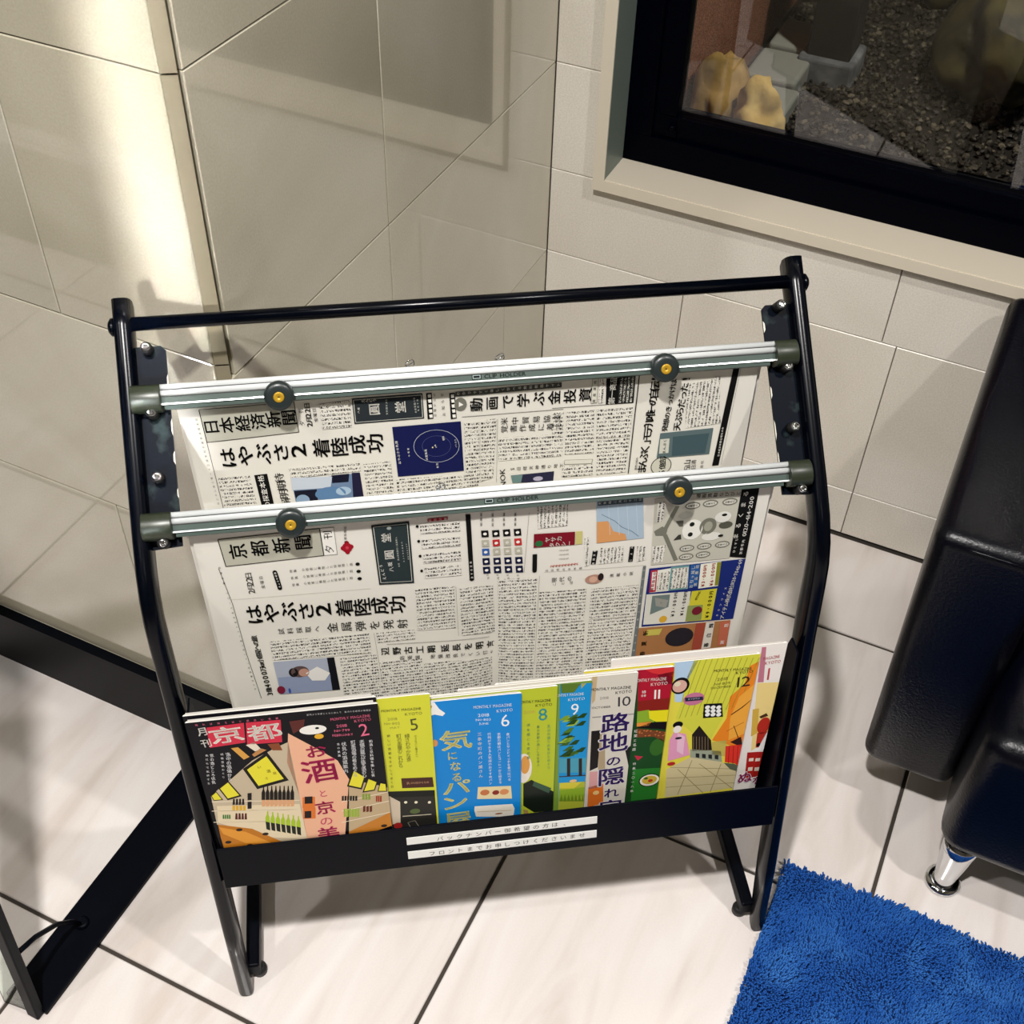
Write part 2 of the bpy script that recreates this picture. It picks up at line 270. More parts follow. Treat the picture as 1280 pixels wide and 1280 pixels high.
def side(sg):
    n=len(sec); vs=[];fs=[]
    P=path_
    for i,(d,h) in enumerate(P):
        a=P[max(i-1,0)];b=P[min(i+1,len(P)-1)]; td,th=b[0]-a[0],b[1]-a[1]; l=math.hypot(td,th); td/=l;th/=l; nd,nh=th,-td   # normal pointing back
        for p,q_ in sec:
            dd=d+nd*(q_+.006)+(0 if i<len(P)-1 else 0); hh=h+nh*(q_+.006)
            if i==0: hh=.004+ max(0,(q_+.016))*.35; dd=d+q_*.6+.008
            if i==len(P)-1: hh-=max(0,q_)*.35; dd-=max(0,q_)*.3
            vs.append(Lc(sg*RW/2+p,dd,hh))
    for i in range(len(P)-1): fs+=[(i*n+k,i*n+(k+1)%n,(i+1)*n+(k+1)%n,(i+1)*n+k) for k in range(n)]
    m=MB().add(vs,fs,0,True); m.add(vs[:n],[tuple(range(n-1,-1,-1))]); m.add(vs[-n:],[tuple(range(n))]); o=m.build('side_tube',M_black,rack); return o
for sg in(-1,1):
    side(sg); s0=sg*(RW/2-.012)
    MB().prism([(-.008,-.013),(.008,-.013),(.008,.013),(-.008,.013)],.018,.40,lambda t,p,q_:Lc(s0+p,t,.026+q_*.9+t*.02)).build('base_bar',M_blackm,rack,bevel=.003)
    for d_ in(.030,.385): MB().lathe([(.009,0),(.009,.009),(.006,.013)],Lc(s0-sg*.004,d_,0.0002),(0,0,1),16).build('foot_glide',M_rub,rack)
    MB().lathe([(.0085,0),(.0085,.003),(.005,.0055)],Lc(sg*(RW/2+.008),.2815,.786),(sg,0,0),18).build('bolt_cap',M_black,rack)
MB().tube([Lc(-RW/2+.006,.2815,.788),Lc(0,.2815,.788),Lc(RW/2-.006,.2815,.788)],.0066,18).build('top_rail',M_black,rack)
MB().tube([Lc(-RW/2+.012,.365,.032),Lc(RW/2-.012,.365,.032)],.008,14).build('rear_rail',M_blackm,rack)
for sg in(-1,1):
    s0=sg*(RW/2-.007); s1=sg*(RW/2-.035)
    a,b=(-.093,.094)
    cs=[(s0,a),(s1,a+.002),(s1,b-.004),(s1+sg*.004,b),(s0,b)]
    f=lambda s,t,n:Lc(s,*slope(t,n))
    vs=[f(s,t,-.004) for s,t in cs]+[f(s,t,-.007) for s,t in cs]; n=len(cs)
    pl=MB().add(vs,[tuple(range(n)),tuple(range(2*n-1,n-1,-1))]+[(k,n+k,n+(k+1)%n,(k+1)%n) for k in range(n)]).build('hanger_plate',M_plate,rack)
    # bare metal chips along the inner edge
    m=MB()
    random.seed(7+sg)
    t=a+.012
    while t<b-.02:
        m=MB(); l=random.uniform(.006,.02); w_=random.uniform(.0006,.0016); m.add([f(s1-sg*.0003,t,-.0038),f(s1+sg*w_,t+l*.3,-.0038),f(s1+sg*w_*.8,t+l*.8,-.0038),f(s1-sg*.0003,t+l,-.0038)],[(0,1,2,3)]); t+=l+random.uniform(.004,.03); m.build('edge_wear',M_edge,pl)
    for k in range(4):
        d_,h_=[(.2616,.7737),(.2178,.7331),(.1745,.6938),(.1311,.6526)][k]; t_=(d_-.195)*U[0]+(h_-.7122)*U[1]
        c=f(sg*(RW/2-.020),t_,-.004); ax=(0,NN[0],NN[1])
        pg=MB().lathe([(.0052,0),(.0052,.014),(.0044,.0155)],c,ax,18).build('peg',M_rub,rack)
        MB().lathe([(.0040,.0153),(.0040,.0172),(.0031,.0182),(.0016,.0182),(.0012,.0168)],c,ax,18).build('screw_head',M_chrome,pg)
# tray
ti=RW/2-.009
def pan(s,w,off=0): # point of the front panel: w 0 bottom..1 top, off = forward offset
    return Lc(s,.022+.0098*w-off,.2206+.064*w)
def quadbox(m,f,s0,s1,w0,w1,o0,o1):
    vs=[f(s,w,o) for o in(o0,o1) for w in(w0,w1) for s in(s0,s1)]
    m.add(vs,[(0,1,3,2),(4,6,7,5),(0,4,5,1),(2,3,7,6),(0,2,6,4),(1,5,7,3)]); return m
fp=quadbox(MB(),pan,-ti,ti,0,1,0,-.0025).build('tray_front',M_blackm,rack,bevel=.0008)
for w0,w1 in((.775,.6),(.415,.23)):
    lb=quadbox(MB(),pan,-.1085,.1028,w0+.0,w1,.0002,.0008).build('label_strip',pmat('white_label_tape','e8e8e2',.5),fp); 
    LBL=(w0,w1) if w0>.7 else LBL
MB().prism([(.024,.2225),(.118,.2405-.012),(.118,.2445-.012),(.026,.2265)],-ti,ti,lambda t,p,q_:Lc(t,p,q_)).build('tray_floor',M_blackm,rack)
MB().prism([(.112,.222),(.115,.222),(.118,.36),(.115,.36)],-ti,ti,lambda t,p,q_:Lc(t,p,q_)).build('tray_back',M_blackm,rack)
for sg in(-1,1): MB().prism([(.027,.2206),(.115,.222),(.115,.36),(.076,.494),(.056,.494)],sg*(RW/2-.0165),sg*(RW/2-.0145),lambda t,p,q_:Lc(t,p,q_)).build('tray_side',M_blackm,rack)
# ---------------------------------------------------------------- glyphs and flat print
GL={}
def glyph(ch,bold):
    k=ch; bold=0
    if k in GL:return GL[k]
    c=bpy.data.curves.new('g','FONT'); c.body=ch; c.resolution_u=2; c.offset=0
    o=bpy.data.objects.new('g',c); COL.objects.link(o); bpy.context.view_layer.update()
    me=bpy.data.meshes.new_from_object(o.evaluated_get(bpy.context.evaluated_depsgraph_get()))
    vs=[(v.co.x,v.co.y) for v in me.vertices]; fs=[tuple(p.vertices) for p in me.polygons]
    bpy.data.objects.remove(o); bpy.data.curves.remove(c); bpy.data.meshes.remove(me)
    if vs:
        cx=(min(v[0] for v in vs)+max(v[0] for v in vs))/2; cy=(min(v[1] for v in vs)+max(v[1] for v in vs))/2
        if ord(ch)>0x2fff: cy=.38
        vs=[(x-cx,y-cy) for x,y in vs]
    GL[k]=(vs,fs); return GL[k]
def bodym(name,ink,paper,along=0,pitch=.0050,cell=.0026):
    m=bpy.data.materials.new(name); m.use_nodes=True; nt=m.node_tree; b=nt.nodes['Principled BSDF']; N=nt.nodes.new; L=nt.links.new
    uv=N('ShaderNodeUVMap'); uv.uv_map='UVMap'; sp=N('ShaderNodeSeparateXYZ'); L(uv.outputs[0],sp.inputs[0])
    A,B=(sp.outputs[0],sp.outputs[1]) if not along else (sp.outputs[1],sp.outputs[0])
    def mth(op,a,b_=None):
        n=N('ShaderNodeMath'); n.operation=op
        for i,v in enumerate((a,b_)):
            if v is None: continue
            if isinstance(v,(int,float)): n.inputs[i].default_value=v
            else: L(v,n.inputs[i])
        return n.outputs[0]
    row=mth('DIVIDE',B,pitch); rf=mth('FLOOR',row); rr=mth('FRACT',row); cx=mth('DIVIDE',A,cell); cf=mth('FLOOR',cx); cr=mth('FRACT',cx)
    cmb=N('ShaderNodeCombineXYZ'); L(rf,cmb.inputs[0]); L(cf,cmb.inputs[1]); wn=N('ShaderNodeTexWhiteNoise'); wn.noise_dimensions='2D'; L(cmb.outputs[0],wn.inputs['Vector'])
    c2=N('ShaderNodeCombineXYZ'); L(mth('FLOOR',mth('MULTIPLY',row,5)),c2.inputs[0]); L(mth('FLOOR',mth('MULTIPLY',cx,4)),c2.inputs[1]); w2=N('ShaderNodeTexWhiteNoise'); w2.noise_dimensions='2D'; L(c2.outputs[0],w2.inputs['Vector'])
    dens=mth('ADD',mth('MULTIPLY',wn.outputs['Value'],.62),.22); ink_=mth('LESS_THAN',w2.outputs['Value'],dens)
    inr=mth('MULTIPLY',mth('GREATER_THAN',rr,.2),mth('LESS_THAN',rr,.76)); inc=mth('LESS_THAN',cr,.86); k=mth('MULTIPLY',mth('MULTIPLY',ink_,inr),inc)
    mx=N('ShaderNodeMix'); mx.data_type='RGBA'; L(k,mx.inputs[0]); mx.inputs[6].default_value=hexc(paper); mx.inputs[7].default_value=hexc(ink); L(mx.outputs[2],b.inputs['Base Color']); b.inputs['Roughness'].default_value=.8; return m
M_body={'b':bodym('print_small_columns','2c2c28','e6e3d9'),'c':bodym('print_small_lines','2a2a26','e6e3d9',1,.0036,.0024),'w':bodym('print_small_reversed','c8c8bc','141414',1,.0036,.0024)}
STROKE={0:[(0,0)],1:[(0,0),(.028,0),(0,.028),(.028,.028)],2:[(0,0),(.02,.01)],3:[(.045*math.cos(k*PI/4),.045*math.sin(k*PI/4)) for k in range(8)]}
class Print:
    hs=1.38
    def __init__(s,fn,eps): s.fn=fn; s.eps=eps; s.v=[];s.f=[];s.mi=[];s.uv=[];s.mats=[]
    def mi_(s,m):
        if m not in s.mats: s.mats.append(m)
        return s.mats.index(m)
    def ink(s,c):
        m=pmat('ink_'+c,c,s.rough,spec=s.spec); m.node_tree.nodes['Principled BSDF'].inputs['IOR'].default_value=1.3; return s.mi_(m)
    rough=.8; spec=.2
    def poly(s,pts,m,l,fs=None):
        o=len(s.v); s.v+=[s.fn(x,y,l*s.eps) for x,y in pts]; s.uv+=pts
        for f in (fs or [tuple(range(len(pts)))]): s.f.append(tuple(i+o for i in f)); s.mi.append(m)
    def quad(s,p,m,l,step=.012):
        if len(p)!=4: return s.poly(p,m,l)
        ln=lambda a,b:math.hypot(a[0]-b[0],a[1]-b[1])
        nu=max(1,int(max(ln(p[0],p[1]),ln(p[3],p[2]))/step)); nv=max(1,int(max(ln(p[0],p[3]),ln(p[1],p[2]))/step)); g=[]
        for j in range(nv+1):
            for i in range(nu+1):
                u,v=i/nu,j/nv; g.append(tuple((p[0][k]*(1-u)+p[1][k]*u)*(1-v)+(p[3][k]*(1-u)+p[2][k]*u)*v for k in(0,1)))
        s.poly(g,m,l,[(j*(nu+1)+i,j*(nu+1)+i+1,(j+1)*(nu+1)+i+1,(j+1)*(nu+1)+i) for j in range(nv) for i in range(nu)])
    def text(s,st,m,l,p0,p1,size,rot,bold,ys=1):
        n=len(st); a=math.radians(rot); c,sn=math.cos(a),math.sin(a)
        if n>1 and all(ord(ch)<128 for ch in st):   # latin words: proportional spacing fitted between the two ends
            W_=[(max(v[0] for v in glyph(ch,0)[0])-min(v[0] for v in glyph(ch,0)[0]) if glyph(ch,0)[0] else .25)+.11 for ch in st]
            X_=[];t=0
            for w in W_: X_.append(t+w/2); t+=w
            D=math.hypot(p1[0]-p0[0],(p1[1]-p0[1])/s.hs); ky=size*1.05; kx=min(D/(X_[-1]-X_[0]),ky*1.25); sh_=(D-kx*(X_[-1]-X_[0]))/D/2; m_=(ox_ for ox_ in ())
            for i,ch in enumerate(st):
                vs,fs=glyph(ch,0); q_=(X_[i]-X_[0])/(X_[-1]-X_[0])*(1-2*sh_)+sh_; x=p0[0]+(p1[0]-p0[0])*q_; y=p0[1]+(p1[1]-p0[1])*q_
                for ox,oy in STROKE[2 if bold else 0]:
                    if vs: s.poly([(x+((vx+ox)*kx*c-(vy+oy)*ky*sn),y+s.hs*((vx+ox)*kx*sn+(vy+oy)*ky*c)) for vx,vy in vs],m,l,fs)
            return
        for i,ch in enumerate(st):
            if ch==' ': continue
            t=i/(n-1) if n>1 else 0; x=p0[0]+(p1[0]-p0[0])*t; y=p0[1]+(p1[1]-p0[1])*t
            vs,fs=glyph(ch,0); k=size if ord(ch)>0x2fff else size*1.25
            for ox,oy in STROKE[bold]:
                if vs: s.poly([(x+k*((vx+ox)*c-(vy+oy)*sn),y+ys*s.hs*k*((vx+ox)*sn+(vy+oy)*c)) for vx,vy in vs],m,l,fs)
    def run(s,ops):
        for q in ops:
            k=q[0]
            if k=='q': s.quad(q[3],s.ink(q[1]),q[2])
            elif k=='b': s.quad(q[3],s.mi_(M_body[q[1]]),q[2])
            elif k=='t': s.text(q[1],s.ink(q[2]),q[3],q[4],q[5],q[6],q[7],q[8],q[9] if len(q)>9 else 1)
            elif k=='e': 
                n=20; s.poly([(q[3][0]+q[4]*math.cos(2*PI*i/n),q[3][1]+s.hs*q[5]*math.sin(2*PI*i/n)) for i in range(n)],s.ink(q[1]),q[2])
            elif k=='l':
                a,b=q[3],q[4]; vx,vy=b[0]-a[0],b[1]-a[1]; L_=math.hypot(vx,vy) or 1; w=q[5]/2; nx,ny=-vy/L_*w,vx/L_*w
                s.quad([(a[0]+nx,a[1]+ny),(b[0]+nx,b[1]+ny),(b[0]-nx,b[1]-ny),(a[0]-nx,a[1]-ny)],s.ink(q[1]),q[2])
    def build(s,name,parent):
        me=bpy.data.meshes.new(name); me.from_pydata(s.v,[],s.f); 
        for m in s.mats: me.materials.append(m)
        me.polygons.foreach_set('material_index',s.mi); uvl=me.uv_layers.new(name='UVMap'); li=[l.vertex_index for l in me.loops]
        uvl.data.foreach_set('uv',[c for i in li for c in s.uv[i]]); me.update()
        o=bpy.data.objects.new(name,me); COL.objects.link(o); o.parent=parent; return o
pr=Print(lambda s,z,e:pan(s,z/.0647,.0009+e),.0001); pr.hs=1
pr.text('バックナンバー御希望の方は、',pr.ink('55554f'),1,(-.072,.0435),(.066,.0450),.0078,1,0); pr.text('フロントまでお申しつけくださいませ',pr.ink('55554f'),1,(-.082,.0200),(.086,.0215),.0078,1,0)
pr.build('label_lettering',fp)
# ---------------------------------------------------------------- clip holders
def holder(tc,cap_s,label):
    e=empty('clip_holder',(RX,RY,0),RA); tag(e,label,'newspaper clip holder',None)
    n0=.006; s0,s1=-.289,.287
    f=lambda t,p,q_:Lc(t,*slope(tc+p,n0+q_))
    # section in (along slope, outward)
    def rib(c,r): return [(c+r*math.cos(2*PI*k/14),.006+r*math.sin(2*PI*k/14)) for k in range(14)]
    rr=MB().prism(rib(.0078,.0029),s0,s1,f,0,True).prism(rib(.0024,.0031),s0,s1,f,0,True).prism([(-.001,0),(.0108,0),(.0108,.0045),(-.001,.0045)],s0,s1,f).build('rail',M_alu,e)
    MB().prism([(.0046,.0055),(.0054,.0055),(.0054,.0079),(.0046,.0079)],s0,s1,f).build('groove',M_rub,rr)
    MB().prism([(-.0012,.0055),(-.0002,.0055),(-.0002,.0066),(-.0012,.0066)],s0,s1,f).build('groove',M_rub,rr)
    MB().prism([(-.0068,.002),(-.0002,.002),(-.0002,.0062),(-.0068,.0052)],s0,s1,f).build('face_plate',M_aluf,e)
    MB().prism([(-.0082,.001),(-.0068,.001),(-.0068,.0062),(-.0082,.0062)],s0,s1,f).build('lip',M_alu,e)
    MB().prism([(-.0118,-.003),(-.0082,-.003),(-.0082,.0042),(-.0118,.0030)],s0+.003,s1-.006,f).build('jaw',M_aluf,e)
    for sg in(-1,1):
        sa,sb=(s0+.001,s0-.026) if sg<0 else (s1-.001,s1+.021)
        cap=[(.0125*math.cos(a)-.001,.004+.0105*math.sin(a)) for a in [PI*k/10 for k in range(11)]]+[(-.0135,-.004),(-.012,-.009),(.0,-.007),(.0115,-.004)]
        MB().prism(cap,sa,sb,f,0,True).build('end_cap',M_cap,e,bevel=.001)
    for sk in(-.183,.176):
        c=f(sk,-.0062,.006); ax=Vector((0,-.90,.44)).normalized()
        kb=MB().lathe([(.0110,0),(.0134,.0012),(.0138,.005),(.0134,.0088),(.0123,.0104),(.0095,.0112),(.0054,.0112)],c,ax,28).build('knob',M_knob,e)
        cc=Vector(c)+ax*.0108; MB().lathe([(.0050,0),(.0050,.001),(.0042,.0016),(.0016,.0010),(.0008,.0004)],cc,ax,20).build('brass_screw',M_brass,kb)
        MB().tube([Vector(c)+ax*.0106+Vector((.0078*math.cos(a),0,0))+ax.cross(Vector((1,0,0)))*.0078*math.sin(a) for a in [2*PI*k/24 for k in range(25)]],.0005,6,caps=False).build('knob_ring',M_chrome,kb)
    p=Print(lambda s,w,e_:Lc(s,*slope(tc+w-.0034,n0+.0055+(w)*.15+.0004+e_)),.0001); p.spec=.5
    b=.0022; p.quad([(-.006,b+.0004),(.003,b+.0004),(.003,-b),(-.006,-b)],p.ink('0e1114'),1); p.quad([(-.0052,b-.0003),(.0022,b-.0003),(.0022,-b+.0007),(-.0052,-b+.0007)],p.ink('8a9a98'),2); p.quad([(-.0044,b-.001),(.0014,b-.001),(.0014,-b+.0014),(-.0044,-b+.0014)],p.ink('0e1114'),3)
    p.hs=1; p.text('CLIP HOLDER',p.ink('0a0c0e'),1,(.0065,0),(.044,0),.0048,0,1); p.build('lettering',e)
    for rs in cap_s:
        ctr=f(rs,.0135,.004); m=MB().tube([Vector(ctr)+Vector((.0042*math.cos(a),.0015*math.sin(a*2),.0042*math.sin(a))) for a in [2*PI*k/20 for k in range(21)]],.0007,6,caps=False); m.tube([Vector(ctr)+Vector((-.004,0,-.004)),Vector(ctr)+Vector((.0042,.001,.002))],.0008,6); m.build('wire_clip',M_chrome,e)
    return e
holder(.0450,(-.062,.022),'aluminium clip holder on the second pegs, the upper and rear of the two')
holder(-.0712,(-.045,),'aluminium clip holder on the lowest pegs, the lower and front of the two')
# ---------------------------------------------------------------- newspapers
def paper(name,d0,htop,hbot,ops,label,sl,sr,seed):
    e=empty(name,(RX,RY,0),RA); tag(e,label,'newspaper','newspapers clipped in the rack')
    def disp(s,h,k=0):
        v=min(max((htop-h)/(htop-hbot),0),1)
        x=s-.003
        return d0+ .0165*v**1.3*math.exp(-abs(x)/.028)+.0028*v*math.sin(s*16+seed)-.0012*math.exp(-abs(x)/.012)*(1-v)+ .002*v*k
    def sheet(off,a,b,ht,hb,nm,k=0):
        nu,nv=54,26; vs=[];fs=[]
        for j in range(nv+1):
            for i in range(nu+1):
                s=a+(b-a)*i/nu; h=ht+(hb-ht)*j/nv; d=disp(s,h,k)+off; v=j/nv
                if k: d+=k*.0025*v*max(0,(abs(s)-.2)/.07)
                vs.append(Lc(s,d,h))
        fs=[(j*(nu+1)+i,j*(nu+1)+i+1,(j+1)*(nu+1)+i+1,(j+1)*(nu+1)+i) for j in range(nv) for i in range(nu)]
        return MB().add(vs,fs,0,True).build(nm,M_paper,e,fixn=False)
    sheet(0,sl,sr,htop,hbot,'page'); sheet(.0016,sl-.0035,sr-.002,htop,hbot-.002,'page',1); sheet(.0032,sl+.002,sr+.004,htop,hbot-.001,'page',2)
    p=Print(lambda s,h,ee:Lc(s,disp(s,h)-.00025-ee,h),.00014); p.run(ops); p.build('print',e); return e
